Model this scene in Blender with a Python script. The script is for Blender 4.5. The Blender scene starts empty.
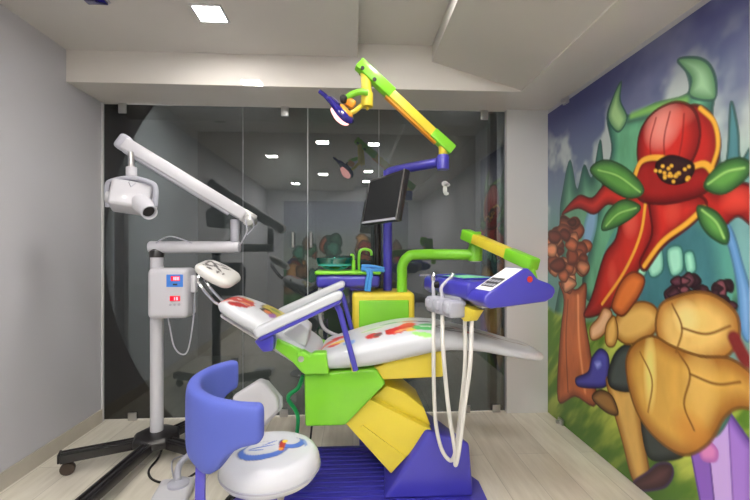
import bpy, bmesh, math, random
import numpy as np
from mathutils import Vector, Matrix

random.seed(4)
SC = bpy.context.scene
COL = SC.collection
PI = math.pi

# ------------------------------------------------------------------ camera
CAM_Z, FOC, YAW = 1.25, 400.0, math.radians(3.15)
SN, CS = math.sin(YAW), math.cos(YAW)


def ray(px, py):
    u, v = (px - 375) / FOC, (250 - py) / FOC
    return Vector((SN + u * CS, CS - u * SN, v))


def W(px, py, Y):
    """the point of the room at depth Y along one sight line"""
    d = ray(px, py)
    return Vector((0, 0, CAM_Z)) + d * (Y / d.y)


def Wz(px, py, z):
    d = ray(px, py)
    return Vector((0, 0, CAM_Z)) + d * ((z - CAM_Z) / d.z)


def Wx(px, py, X):
    d = ray(px, py)
    return Vector((0, 0, CAM_Z)) + d * (X / d.x)


cam = bpy.data.cameras.new('camera')
cam.sensor_width = 36
cam.lens = FOC / 750 * 36
cam.clip_start = 0.02
camo = bpy.data.objects.new('camera', cam)
COL.objects.link(camo)
camo.location = (0, 0, CAM_Z)
camo.rotation_euler = (PI / 2, 0, -YAW)
SC.camera = camo
SC.view_settings.view_transform = 'Standard'
SC.view_settings.look = 'None'
SC.view_settings.gamma = 1
SC.view_settings.use_curve_mapping = False
SC.view_settings.exposure = 0.82
SC.cycles.use_denoising = True
SC.cycles.max_bounces = 10
SC.cycles.transparent_max_bounces = 16
SC.cycles.sample_clamp_indirect = 6


# ------------------------------------------------------------------ materials
def lin(c):
    out = []
    for x in c[:3]:
        x = x / 255.0
        out.append(x / 12.92 if x <= 0.04045 else ((x + 0.055) / 1.055) ** 2.4)
    return (*out, 1.0)


def mat(name, rgb, rough=0.5, metal=0.0, var=0.04, scale=8.0, coat=0.0, spec=0.5, bump=0.0, bscale=200, trans=0.0):
    m = bpy.data.materials.new(name)
    m.use_nodes = True
    nt = m.node_tree
    b = nt.nodes['Principled BSDF']
    b.inputs['Roughness'].default_value = rough
    b.inputs['Metallic'].default_value = metal
    b.inputs['Coat Weight'].default_value = coat
    b.inputs['Specular IOR Level'].default_value = spec
    b.inputs['Transmission Weight'].default_value = trans
    c = lin(rgb)
    tc = nt.nodes.new('ShaderNodeTexCoord')
    if var:
        n = nt.nodes.new('ShaderNodeTexNoise')
        n.inputs['Scale'].default_value = scale
        n.inputs['Detail'].default_value = 3
        r = nt.nodes.new('ShaderNodeValToRGB')
        r.color_ramp.elements[0].position = 0.3
        r.color_ramp.elements[1].position = 0.7
        r.color_ramp.elements[0].color = (c[0] * (1 - var), c[1] * (1 - var), c[2] * (1 - var), 1)
        r.color_ramp.elements[1].color = (min(1, c[0] * (1 + var)), min(1, c[1] * (1 + var)), min(1, c[2] * (1 + var)), 1)
        nt.links.new(tc.outputs['Object'], n.inputs['Vector'])
        nt.links.new(n.outputs['Fac'], r.inputs['Fac'])
        nt.links.new(r.outputs['Color'], b.inputs['Base Color'])
    else:
        b.inputs['Base Color'].default_value = c
    if bump:
        n2 = nt.nodes.new('ShaderNodeTexNoise')
        n2.inputs['Scale'].default_value = bscale
        bp = nt.nodes.new('ShaderNodeBump')
        bp.inputs['Strength'].default_value = bump
        bp.inputs['Distance'].default_value = 0.002
        nt.links.new(tc.outputs['Object'], n2.inputs['Vector'])
        nt.links.new(n2.outputs['Fac'], bp.inputs['Height'])
        nt.links.new(bp.outputs['Normal'], b.inputs['Normal'])
    return m


def emit(name, rgb, strength):
    m = bpy.data.materials.new(name)
    m.use_nodes = True
    nt = m.node_tree
    nt.nodes.clear()
    e = nt.nodes.new('ShaderNodeEmission')
    e.inputs['Color'].default_value = lin(rgb)
    e.inputs['Strength'].default_value = strength
    o = nt.nodes.new('ShaderNodeOutputMaterial')
    nt.links.new(e.outputs[0], o.inputs[0])
    return m


def painted(name, rough, coat=0.0):
    """reads the print of a surface from the mesh's own colour layer"""
    m = bpy.data.materials.new(name)
    m.use_nodes = True
    nt = m.node_tree
    b = nt.nodes['Principled BSDF']
    b.inputs['Roughness'].default_value = rough
    b.inputs['Coat Weight'].default_value = coat
    a = nt.nodes.new('ShaderNodeAttribute')
    a.attribute_name = 'print'
    nt.links.new(a.outputs['Color'], b.inputs['Base Color'])
    return m


def pane(name, tint, gloss, rough=0.0):
    m = bpy.data.materials.new(name)
    m.use_nodes = True
    nt = m.node_tree
    nt.nodes.clear()
    t = nt.nodes.new('ShaderNodeBsdfTransparent')
    t.inputs['Color'].default_value = lin(tint)
    g = nt.nodes.new('ShaderNodeBsdfGlossy')
    g.inputs['Color'].default_value = (0.9, 0.92, 0.93, 1)
    g.inputs['Roughness'].default_value = rough
    lw = nt.nodes.new('ShaderNodeFresnel')
    lw.inputs['IOR'].default_value = gloss
    mx = nt.nodes.new('ShaderNodeMixShader')
    o = nt.nodes.new('ShaderNodeOutputMaterial')
    nt.links.new(lw.outputs[0], mx.inputs[0])
    nt.links.new(t.outputs[0], mx.inputs[1])
    nt.links.new(g.outputs[0], mx.inputs[2])
    nt.links.new(mx.outputs[0], o.inputs[0])
    return m


def floor_mat(name, c1, c2, plank_w, plank_l, rough, rot=0.0, mortar=None):
    m = bpy.data.materials.new(name)
    m.use_nodes = True
    nt = m.node_tree
    b = nt.nodes['Principled BSDF']
    b.inputs['Roughness'].default_value = rough
    b.inputs['Coat Weight'].default_value = 0.15
    b.inputs['Coat Roughness'].default_value = 0.2
    tc = nt.nodes.new('ShaderNodeTexCoord')
    mp = nt.nodes.new('ShaderNodeMapping')
    mp.inputs['Rotation'].default_value = (0, 0, rot)
    br = nt.nodes.new('ShaderNodeTexBrick')
    br.inputs['Color1'].default_value = lin(c1)
    br.inputs['Color2'].default_value = lin(c2)
    br.inputs['Mortar'].default_value = lin(mortar or tuple(x * .88 for x in c2))
    br.inputs['Scale'].default_value = 1
    br.inputs['Brick Width'].default_value = plank_l
    br.inputs['Row Height'].default_value = plank_w
    br.inputs['Mortar Size'].default_value = 0.002
    br.inputs['Bias'].default_value = 0.0
    nz = nt.nodes.new('ShaderNodeTexNoise')
    nz.inputs['Scale'].default_value = 6
    nz.inputs['Detail'].default_value = 6
    mp2 = nt.nodes.new('ShaderNodeMapping')
    mp2.inputs['Scale'].default_value = (5, 0.6, 1)
    rp = nt.nodes.new('ShaderNodeValToRGB')
    rp.color_ramp.elements[0].position = 0.3
    rp.color_ramp.elements[0].color = (0.8, 0.78, 0.75, 1)
    rp.color_ramp.elements[1].position = 0.7
    rp.color_ramp.elements[1].color = (1, 1, 1, 1)
    mx = nt.nodes.new('ShaderNodeMixRGB')
    mx.blend_type = 'MULTIPLY'
    mx.inputs[0].default_value = 0.85
    L = nt.links.new
    L(tc.outputs['Object'], mp.inputs['Vector'])
    L(mp.outputs['Vector'], br.inputs['Vector'])
    L(tc.outputs['Object'], mp2.inputs['Vector'])
    L(mp2.outputs['Vector'], nz.inputs['Vector'])
    L(nz.outputs['Fac'], rp.inputs['Fac'])
    L(br.outputs['Color'], mx.inputs[1])
    L(rp.outputs['Color'], mx.inputs[2])
    L(mx.outputs['Color'], b.inputs['Base Color'])
    return m


M = {}
M['wall'] = mat('wall_paint', (188, 188, 194), 0.6, var=0.015, scale=2)
M['laminate'] = mat('gloss_white_laminate', (212, 208, 204), 0.05, var=0.02, scale=2)
M['ceiling'] = mat('ceiling_paint', (196, 193, 190), 0.45, var=0.02, scale=2)
M['pillar'] = mat('pillar_paint', (206, 206, 208), 0.4, var=0.015, scale=2)
M['floor'] = floor_mat('pale_wood_tile', (232, 227, 214), (218, 212, 198), 0.2, 1.2, 0.3, rot=PI / 2)
M['corridor_floor'] = floor_mat('grey_stone_tile', (140, 142, 138), (122, 124, 120), 0.6, 0.6, 0.35, mortar=(50, 52, 52))
M['corridor_wall'] = floor_mat('grey_wall_tile', (124, 126, 128), (114, 116, 118), 0.6, 0.9, 0.4, mortar=(46, 48, 50))
M['skirting'] = mat('skirting_tile', (184, 178, 166), 0.35, var=0.08, scale=5)
M['glass'] = pane('smoked_glass', (178, 184, 184), 1.95)
M['bowl_glass'] = pane('green_bowl_glass', (170, 232, 222), 1.9)
M['glass_edge'] = mat('glass_edge', (205, 212, 214), 0.2, var=0)
M['darkframe'] = mat('dark_frame', (38, 40, 42), 0.4, var=0.05)
M['steel'] = mat('brushed_steel', (190, 190, 190), 0.28, 1.0, var=0.05)
M['chrome'] = mat('chrome', (215, 215, 220), 0.12, 1.0, var=0)
M['white'] = mat('white_enamel', (190, 190, 198), 0.3, var=0.01, coat=0.3)
M['whitepl'] = mat('white_plastic', (194, 194, 200), 0.4, var=0.01)
M['vinyl'] = mat('white_vinyl', (194, 197, 203), 0.32, var=0.015, coat=0.25)
M['grey'] = mat('grey_plastic', (165, 166, 178), 0.4, var=0.02)
M['blue'] = mat('blue_plastic', (62, 58, 170), 0.3, var=0.03, coat=0.35)
M['bluepad'] = mat('blue_foam_pad', (76, 90, 176), 0.65, var=0.03, bump=0.15, bscale=400)
M['bluemetal'] = mat('blue_painted_metal', (66, 62, 168), 0.3, var=0.03, coat=0.3)
M['green'] = mat('lime_green_plastic', (122, 200, 42), 0.32, var=0.03, coat=0.3)
M['yellow'] = mat('yellow_plastic', (218, 198, 58), 0.35, var=0.03, coat=0.25)
M['black'] = mat('black_metal', (30, 28, 30), 0.3, var=0.05, coat=0.2)
M['rubber'] = mat('black_rubber', (30, 28, 28), 0.7, var=0.05)
M['brownrubber'] = mat('brown_caster_rubber', (62, 50, 42), 0.6, var=0.08)
M['screen'] = mat('dark_screen', (34, 36, 38), 0.5, var=0.0, spec=0.3)
M['hose'] = mat('white_silicone_hose', (206, 204, 200), 0.4, var=0.01)
M['cyan'] = mat('light_blue_tube', (74, 150, 220), 0.35, var=0.04)
M['greenhose'] = mat('green_hose', (30, 160, 90), 0.4, var=0.04)
M['teal'] = mat('teal_bowl_lining', (70, 180, 170), 0.25, var=0.05)
M['mat'] = mat('green_tray_mat', (120, 205, 165), 0.3, var=0.04)
M['orange'] = mat('orange_joint', (225, 150, 40), 0.35, var=0.03)
M['navy'] = mat('navy_gloss', (36, 30, 120), 0.12, var=0.04, coat=0.6)
M['red'] = mat('red_badge', (200, 50, 40), 0.4, var=0)
M['panelblue'] = mat('panel_blue', (60, 125, 215), 0.35, var=0)
M['ink'] = mat('dark_ink', (45, 46, 52), 0.5, var=0)
M['label'] = mat('white_label', (240, 240, 242), 0.5, var=0)
M['led'] = emit('red_led_display', (225, 30, 50), 1.0)
M['digit'] = emit('pink_led_digit', (255, 170, 180), 1.2)
M['lamp'] = emit('ceiling_diffuser_light', (255, 250, 243), 85.0)
M['lamp_fill'] = emit('unseen_fill_light', (255, 250, 243), 330.0)  # stronger glow for the added, unseen lights behind the camera and in the corridor
M['lens'] = emit('operating_light_glow', (255, 178, 170), 2.2)
M['print'] = painted('printed_vinyl', 0.32, 0.25)
M['mural'] = painted('mural_print', 0.42)


# ------------------------------------------------------------------ mesh helpers (world coordinates)
def NB():
    return bmesh.new()


def box(bm, c, s, R=None):
    g = bmesh.ops.create_cube(bm, size=1)
    T = Matrix.Translation(Vector(c)) @ (R.to_4x4() if R else Matrix()) @ Matrix.Diagonal((s[0], s[1], s[2], 1))
    bmesh.ops.transform(bm, matrix=T, verts=g['verts'])
    return g['verts']


def bx(bm, x0, x1, y0, y1, z0, z1):
    return box(bm, ((x0 + x1) / 2, (y0 + y1) / 2, (z0 + z1) / 2), (x1 - x0, y1 - y0, z1 - z0))


def frame_from(d, up=Vector((0, 0, 1))):
    d = d.normalized()
    if abs(d.dot(up)) > 0.98:
        up = Vector((0, 1, 0))
    s = d.cross(up).normalized()
    n = s.cross(d).normalized()
    return d, s, n


def beam(bm, p0, p1, w, h, up=Vector((0, 0, 1))):
    p0, p1 = Vector(p0), Vector(p1)
    d, s, n = frame_from(p1 - p0, up)
    R = Matrix((d, s, n)).transposed()
    return box(bm, (p0 + p1) / 2, ((p1 - p0).length, w, h), R)


def prism(bm, pts, off):
    """polygon (3D points, planar) pushed along off"""
    off = Vector(off)
    a = [bm.verts.new(Vector(p)) for p in pts]
    b = [bm.verts.new(Vector(p) + off) for p in pts]
    bm.faces.new(a)
    bm.faces.new(b[::-1])
    n = len(pts)
    for i in range(n):
        bm.faces.new((a[i], b[i], b[(i + 1) % n], a[(i + 1) % n]))


def crom(pts, n=8, closed=False):
    pts = [Vector(p) for p in pts]
    out = []
    N = len(pts)
    rng = range(N) if closed else range(N - 1)
    for i in rng:
        if closed:
            p0, p1, p2, p3 = pts[i - 1], pts[i], pts[(i + 1) % N], pts[(i + 2) % N]
        else:
            p1, p2 = pts[i], pts[i + 1]
            p0 = pts[i - 1] if i > 0 else p1 * 2 - p2
            p3 = pts[i + 2] if i + 2 < N else p2 * 2 - p1
        for k in range(n):
            t = k / n
            out.append(0.5 * ((2 * p1) + (p2 - p0) * t + (2 * p0 - 5 * p1 + 4 * p2 - p3) * t * t + (3 * p1 - p0 - 3 * p2 + p3) * t ** 3))
    if not closed:
        out.append(pts[-1])
    return out


def tube(bm, pts, r, seg=12, smooth=8, cap=True):
    P = crom(pts, smooth) if smooth > 1 and len(pts) > 2 else [Vector(p) for p in pts]
    rr = r if callable(r) else (lambda t: r)
    d0 = (P[1] - P[0]).normalized()
    _, s, n = frame_from(d0)
    rings = []
    for i, p in enumerate(P):
        d = (P[min(i + 1, len(P) - 1)] - P[max(i - 1, 0)]).normalized()
        s = (s - d * s.dot(d)).normalized()
        n = d.cross(s)
        q = rr(i / (len(P) - 1))
        rings.append([bm.verts.new(p + (s * math.cos(2 * PI * k / seg) + n * math.sin(2 * PI * k / seg)) * q) for k in range(seg)])
    for a, b in zip(rings, rings[1:]):
        for k in range(seg):
            bm.faces.new((a[k], a[(k + 1) % seg], b[(k + 1) % seg], b[k]))
    if cap:
        bm.faces.new(rings[0][::-1])
        bm.faces.new(rings[-1])


def lathe(bm, prof, c, axis=Vector((0, 0, 1)), seg=32, close=True):
    """prof: (radius, height along axis)"""
    c = Vector(c)
    d, s, n = frame_from(Vector(axis))
    rings = []
    for r, h in prof:
        if r < 1e-5:
            rings.append([bm.verts.new(c + d * h)])
        else:
            rings.append([bm.verts.new(c + d * h + (s * math.cos(2 * PI * k / seg) + n * math.sin(2 * PI * k / seg)) * r) for k in range(seg)])
    for a, b in zip(rings, rings[1:]):
        if len(a) == 1 and len(b) == 1:
            continue
        for k in range(seg):
            k2 = (k + 1) % seg
            if len(a) == 1:
                bm.faces.new((a[0], b[k], b[k2]))
            elif len(b) == 1:
                bm.faces.new((a[k], a[k2], b[0]))
            else:
                bm.faces.new((a[k], a[k2], b[k2], b[k]))
    if close:
        if len(rings[0]) > 1:
            bm.faces.new(rings[0][::-1])
        if len(rings[-1]) > 1:
            bm.faces.new(rings[-1])


def cushion(bm, st, step=0.02, around=48, expo=3.6, end=0.05, e0=True, e1=True):
    """padded form through stations (centre, side, normal, half width, half thickness)"""
    C = [Vector(s[0]) for s in st]
    S = [Vector(s[1]).normalized() for s in st]
    N = [Vector(s[2]).normalized() for s in st]
    WW = [Vector((s[3], s[4], 0)) for s in st]
    k = 10
    if len(st) > 2:
        C, S, N, WW = crom(C, k), crom(S, k), crom(N, k), crom(WW, k)
    else:
        f = lambda A: [A[0].lerp(A[1], i / k) for i in range(k + 1)]
        C, S, N, WW = f(C), f(S), f(N), f(WW)
    L = [0]
    for a, b in zip(C, C[1:]):
        L.append(L[-1] + (b - a).length)
    T = L[-1]
    ts = []
    m = 7
    for i in range(m):
        ts.append(end * (1 - math.cos(PI / 2 * i / m)))
    nn = max(2, int((T - 2 * end) / step))
    for i in range(nn + 1):
        ts.append(end + (T - 2 * end) * i / nn)
    for i in range(m - 1, -1, -1):
        ts.append(T - end * (1 - math.cos(PI / 2 * i / m)))

    def at(t):
        t = min(max(t, 0), T)
        for i in range(len(L) - 1):
            if t <= L[i + 1] + 1e-9:
                f = (t - L[i]) / max(1e-9, L[i + 1] - L[i])
                return C[i].lerp(C[i + 1], f), S[i].lerp(S[i + 1], f), N[i].lerp(N[i + 1], f), WW[i].lerp(WW[i + 1], f)
    rings = []
    for t in ts:
        c, s, n, w = at(t)
        fa = 1.0
        if e0 and t < end:
            fa = math.sqrt(max(0, 1 - (1 - t / end) ** 2))
        if e1 and t > T - end:
            fa = math.sqrt(max(0, 1 - (1 - (T - t) / end) ** 2))
        fa = max(fa, 0.03)
        ww, hh = w.x - min(end, w.x * .97) * (1 - fa), w.y * fa
        dense = []
        for q in range(400):
            a = 2 * PI * q / 400
            ca, sa = math.cos(a), math.sin(a)
            dense.append((ww * math.copysign(abs(ca) ** (2 / expo), ca), hh * math.copysign(abs(sa) ** (2 / expo), sa)))
        acc = [0]
        for q in range(400):
            a, b = dense[q], dense[(q + 1) % 400]
            acc.append(acc[-1] + math.hypot(b[0] - a[0], b[1] - a[1]))
        ring, j = [], 0
        for q in range(around):
            g = acc[-1] * q / around
            while acc[j + 1] < g:
                j += 1
            f = (g - acc[j]) / max(1e-9, acc[j + 1] - acc[j])
            a, b = dense[j % 400], dense[(j + 1) % 400]
            x, y = a[0] + (b[0] - a[0]) * f, a[1] + (b[1] - a[1]) * f
            ring.append(bm.verts.new(c + s * x + n * y))
        rings.append(ring)
    for a, b in zip(rings, rings[1:]):
        for q in range(around):
            bm.faces.new((a[q], a[(q + 1) % around], b[(q + 1) % around], b[q]))
    bm.faces.new(rings[0][::-1])
    bm.faces.new(rings[-1])


def world_loc(o):
    v = Vector((0, 0, 0))
    while o is not None:
        v += o.location
        o = o.parent
    return v


def obj(name, bm, m, parent=None, bevel=0.0, seg=2, ang=35, smooth=True, base=None, label=None):
    bmesh.ops.remove_doubles(bm, verts=bm.verts, dist=1e-6)
    bmesh.ops.recalc_face_normals(bm, faces=bm.faces)
    if bevel:
        es = [e for e in bm.edges if len(e.link_faces) == 2 and e.calc_face_angle(0) > math.radians(28)]
        bmesh.ops.bevel(bm, geom=es, offset=bevel, segments=seg, profile=0.5, affect='EDGES', clamp_overlap=True)
    off = world_loc(parent) if parent else Vector((0, 0, 0))
    loc = Vector((0, 0, 0))
    if base is not None:
        loc = Vector(base) - off
    bmesh.ops.translate(bm, verts=bm.verts, vec=-(off + loc))
    me = bpy.data.meshes.new(name)
    bm.to_mesh(me)
    bm.free()
    me.materials.append(m)
    if smooth:
        me.shade_smooth()
        me.set_sharp_from_angle(angle=math.radians(ang))
    o = bpy.data.objects.new(name, me)
    COL.objects.link(o)
    o.parent = parent
    o.location = loc
    if label:
        o['label'] = label
    return o


def thing(name, label, cat, base, group=None):
    o = bpy.data.objects.new(name, None)
    o.empty_display_size = 0.1
    COL.objects.link(o)
    o.location = base
    return tag(o, label, cat, group)


def tag(o, label, cat, group=None):
    o['label'] = label
    o['category'] = cat
    if group:
        o['group'] = group
    return o


def struct(name, bm, m, parent=None, **k):
    o = obj(name, bm, m, parent, **k)
    if parent is None:
        o['kind'] = 'structure'
    return o


def stile(o):
    o['kind'] = 'structure'
    return o


# ------------------------------------------------------------------ room shell
XL, XR, YG, YB, ZC, ZB = -1.83, 1.5, 3.03, -2.6, 2.53, 2.325
ZM = 2.62                                  # raised middle strip of the ceiling
XS0, XS1, XE = 0.03, 0.53, 1.14            # ceiling steps
YF = 2.66                                  # face of the header beam
XP = 1.175                                 # glass ends, pillar begins

b = NB(); bx(b, XL, XR, YB, YG + .04, -0.1, 0); struct('floor', b, M['floor'])
b = NB(); bx(b, XL - .1, XL, YB, YG + 1.9, 0, 2.9); struct('wall_left', b, M['wall'])
b = NB(); bx(b, XR, XR + .1, YB, YG + 1.9, 0, 2.9); struct('wall_right', b, M['wall'])
b = NB(); bx(b, XL, XR, YB - .1, YB, 0, 2.9); struct('wall_rear', b, M['wall'])
b = NB(); bx(b, XP, XR, YG - .03, YG + .1, 0, ZB); struct('wall_pillar', b, M['pillar'])
b = NB()
bx(b, XL, XS0, YB, YF + .02, ZC, ZC + .2)
bx(b, XS0, XS1, YB, YF + .02, ZM, ZM + .11)
prism(b, [(XS1, YB, ZC - .015), (XE, YB, ZB + .01), (XE, YB, 2.7), (XS1, YB, 2.7)], (0, YF + .02 - YB, 0))
struct('ceiling', b, M['ceiling'], smooth=False)
b = NB(); bx(b, XE, XR, YB, YF + .02, ZB, 2.7); struct('trim_soffit', b, M['laminate'])
b = NB(); bx(b, XL, XR, YF, YG + .06, ZB, 2.75); struct('trim_header', b, M['laminate'])
b = NB(); bx(b, XL, XL + .012, YB, YG - .02, 0, .092); struct('baseboard_left', b, M['skirting'])
b = NB(); bx(b, XL, XL + .010, YG - .012, YG + .03, 0.0, ZB); struct('trim_jamb', b, M['pillar'])

# corridor beyond the glass
b = NB(); bx(b, XL, XR, YG + .04, YG + 1.8, -0.1, -0.002); struct('floor_corridor', b, M['corridor_floor'])
b = NB(); bx(b, XL, XR, YG + 1.8, YG + 1.9, 0, 2.75); struct('wall_corridor', b, M['corridor_wall'])
b = NB(); bx(b, XL, XR, YG + .06, YG + 1.9, 2.65, 2.75); struct('ceiling_corridor', b, M['ceiling'])
for nm, x0, x1 in (('trim_post_left', XL + .05, XL + .12), ('trim_post_right', XP - .1, XP - .045)):
    b = NB(); bx(b, x0, x1, YG + .06, YG + .12, 0, 2.645); struct(nm, b, M['darkframe'])

# ------------------------------------------------------------------ glass wall: panes and doors
xs = [XL + .012, W(243, 250, YG).x, W(308, 250, YG).x, W(379, 250, YG).x, XP - .003]
names = ['window_1', 'door_1', 'door_2', 'window_2']
panes = []
for i, nm in enumerate(names):
    b = NB()
    bx(b, xs[i] + .0015, xs[i + 1] - .0015, YG, YG + .01, .012, ZB - .008)
    g = struct(nm, b, M['glass'], smooth=False)
    panes.append(g)
    b = NB()
    bx(b, xs[i + 1] - .0035 if i == 1 else xs[i + 1] - .0016, xs[i + 1] - .0005, YG - .001, YG + .011, .012, ZB - .008)
    obj('glass_edge', b, M['glass_edge'] if i == 1 else M['grey'], g)
for i, px in ((1, 293), (2, 311)):
    p = W(px, 240, YG - .03)
    b = NB()
    tube(b, [(p.x, YG - .035, p.z - .055), (p.x, YG - .035, p.z + .06)], .0085, 12, 1)
    for dz in (-.04, .045):
        tube(b, [(p.x, YG - .035, p.z + dz), (p.x, YG - .0005, p.z + dz)], .006, 8, 1)
    obj('door_handle', b, M['steel'], panes[i])
for px, py, i in ((123, 101, 0), (285, 104, 1), (484, 109, 3)):
    p = W(px, py, YG)
    b = NB(); bx(b, p.x - .028, p.x + .028, YG - .014, YG - .0005, ZB - .075, ZB - .002)
    obj('glass_clamp', b, M['steel'], panes[i], bevel=.003)
for px, i in ((133, 0), (284, 1), (466, 3), (496, 3)):
    p = W(px, 412, YG)
    b = NB(); bx(b, p.x - .03, p.x + .03, YG - .016, YG - .0005, .002, .06)
    obj('glass_clamp', b, M['steel'], panes[i], bevel=.003)

# small white figure sticker on the glass behind the monitor (plain cut-out shape)
b = NB()
p = W(445, 187, YG - .004)
for dx, dz, rx, rz in ((.0, .025, .026, .022), (.022, .018, .018, .014), (.0, -.02, .016, .04), (.01, -.05, .02, .014)):
    lathe(b, [(1, 0), (1, .003)], (0, 0, 0), Vector((0, -1, 0)), 20)
    vs = list(b.verts)[-40:]
    bmesh.ops.scale(b, vec=(rx, 1, rz), verts=vs)
    bmesh.ops.translate(b, vec=(p.x + dx, YG - .001, p.z + dz), verts=vs)
tag(obj('window_sticker', b, M['label'], base=(p.x, YG - .001, p.z)), 'small white cut-out sticker on the glass right of the monitor', 'sticker')


# ------------------------------------------------------------------ ceiling lights and added fill lights
def ceiling_light(x, y, z, label, s=.14, m='lamp'):
    t = thing('ceiling_light', label, 'light', (x, y, z), 'square ceiling lights')
    b = NB()
    h = s / 2
    for (x0, x1, y0, y1) in ((-h - .012, -h, -h - .012, h + .012), (h, h + .012, -h - .012, h + .012), (-h, h, -h - .012, -h), (-h, h, h, h + .012)):
        bx(b, x + x0, x + x1, y + y0, y + y1, z - .008, z - .0005)
    obj('frame', b, M['whitepl'], t)
    b = NB(); bx(b, x - h + .0005, x + h - .0005, y - h + .0005, y + h - .0005, z - .005, z - .001)
    obj('diffuser', b, M[m], t)


ceiling_light(-.77, 2.206, ZC, 'lit square white ceiling light in view left of the lamp arm')
ceiling_light(.29, 1.88, ZM, 'square ceiling light in the raised strip, mirrored on the header beam')
for x, y, z, l in ((-.36, 1.3, ZC, 'square ceiling light above the blue stool, mirrored brightest in the glass'),
                   (.27, .9, ZM, 'square ceiling light in the raised strip, mirrored beside the monitor'),
                   (-1.1, .55, ZC, 'square ceiling light near the left wall, mirrored small in the glass'),
                   (-.5, -.7, ZC, 'unseen square fill light added at the back of the room, left of the raised strip'),
                   (.27, -.9, ZM, 'unseen square fill light added at the back of the room in the raised strip'),
                   (-1.1, -1.7, ZC, 'unseen square fill light added nearest the rear wall, left side'), (.27, -1.9, ZM, 'unseen square fill light added nearest the rear wall, in the raised strip')):
    ceiling_light(x, y, z, l, m='lamp_fill' if y < .5 else 'lamp')  # the ones behind the camera are added to light faces turned towards it
ceiling_light(-1.0, YG + .42, 2.65, 'left one of the two unseen fill lights added in the corridor behind the header beam', m='lamp_fill')  # this pair is added out of sight to brighten the corridor through the glass
ceiling_light(.5, YG + .42, 2.65, 'right one of the two unseen fill lights added in the corridor behind the header beam', m='lamp_fill')
# dark ceiling fitting just inside the top edge
p = Wz(97, 0, ZC)
b = NB(); bx(b, p.x - .05, p.x + .05, p.y - .1, p.y + .012, ZC - .02, ZC - .0005)
t = thing('ceiling_vent', 'small dark ceiling fitting near the left wall at the top edge', 'vent', (p.x, p.y - .05, ZC))
obj('housing', b, M['navy'], t, bevel=.004)
b = NB(); bx(b, p.x - .058, p.x + .058, p.y - .108, p.y + .02, ZC - .006, ZC - .0002)
obj('frame', b, M['whitepl'], t)

# ------------------------------------------------------------------ printed walls
def vnoise(x, y, seed=0):
    """smooth value noise, numpy"""
    rs = np.random.RandomState(seed)
    T = rs.rand(64, 64)
    xi, yi = np.floor(x).astype(int), np.floor(y).astype(int)
    fx, fy = x - xi, y - yi
    fx, fy = fx * fx * (3 - 2 * fx), fy * fy * (3 - 2 * fy)
    g = lambda a, c: T[a % 64, c % 64]
    return (g(xi, yi) * (1 - fx) + g(xi + 1, yi) * fx) * (1 - fy) + (g(xi, yi + 1) * (1 - fx) + g(xi + 1, yi + 1) * fx) * fy


def fbm(x, y, seed=0, o=4):
    s, a = 0, 0.5
    for i in range(o):
        s = s + a * vnoise(x * 2 ** i, y * 2 ** i, seed + i)
        a *= .5
    return s


def sstep(a, c, x):
    t = np.clip((x - a) / (c - a), 0, 1)
    return t * t * (3 - 2 * t)


def L3(c):
    return np.array(lin(c)[:3])


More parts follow.
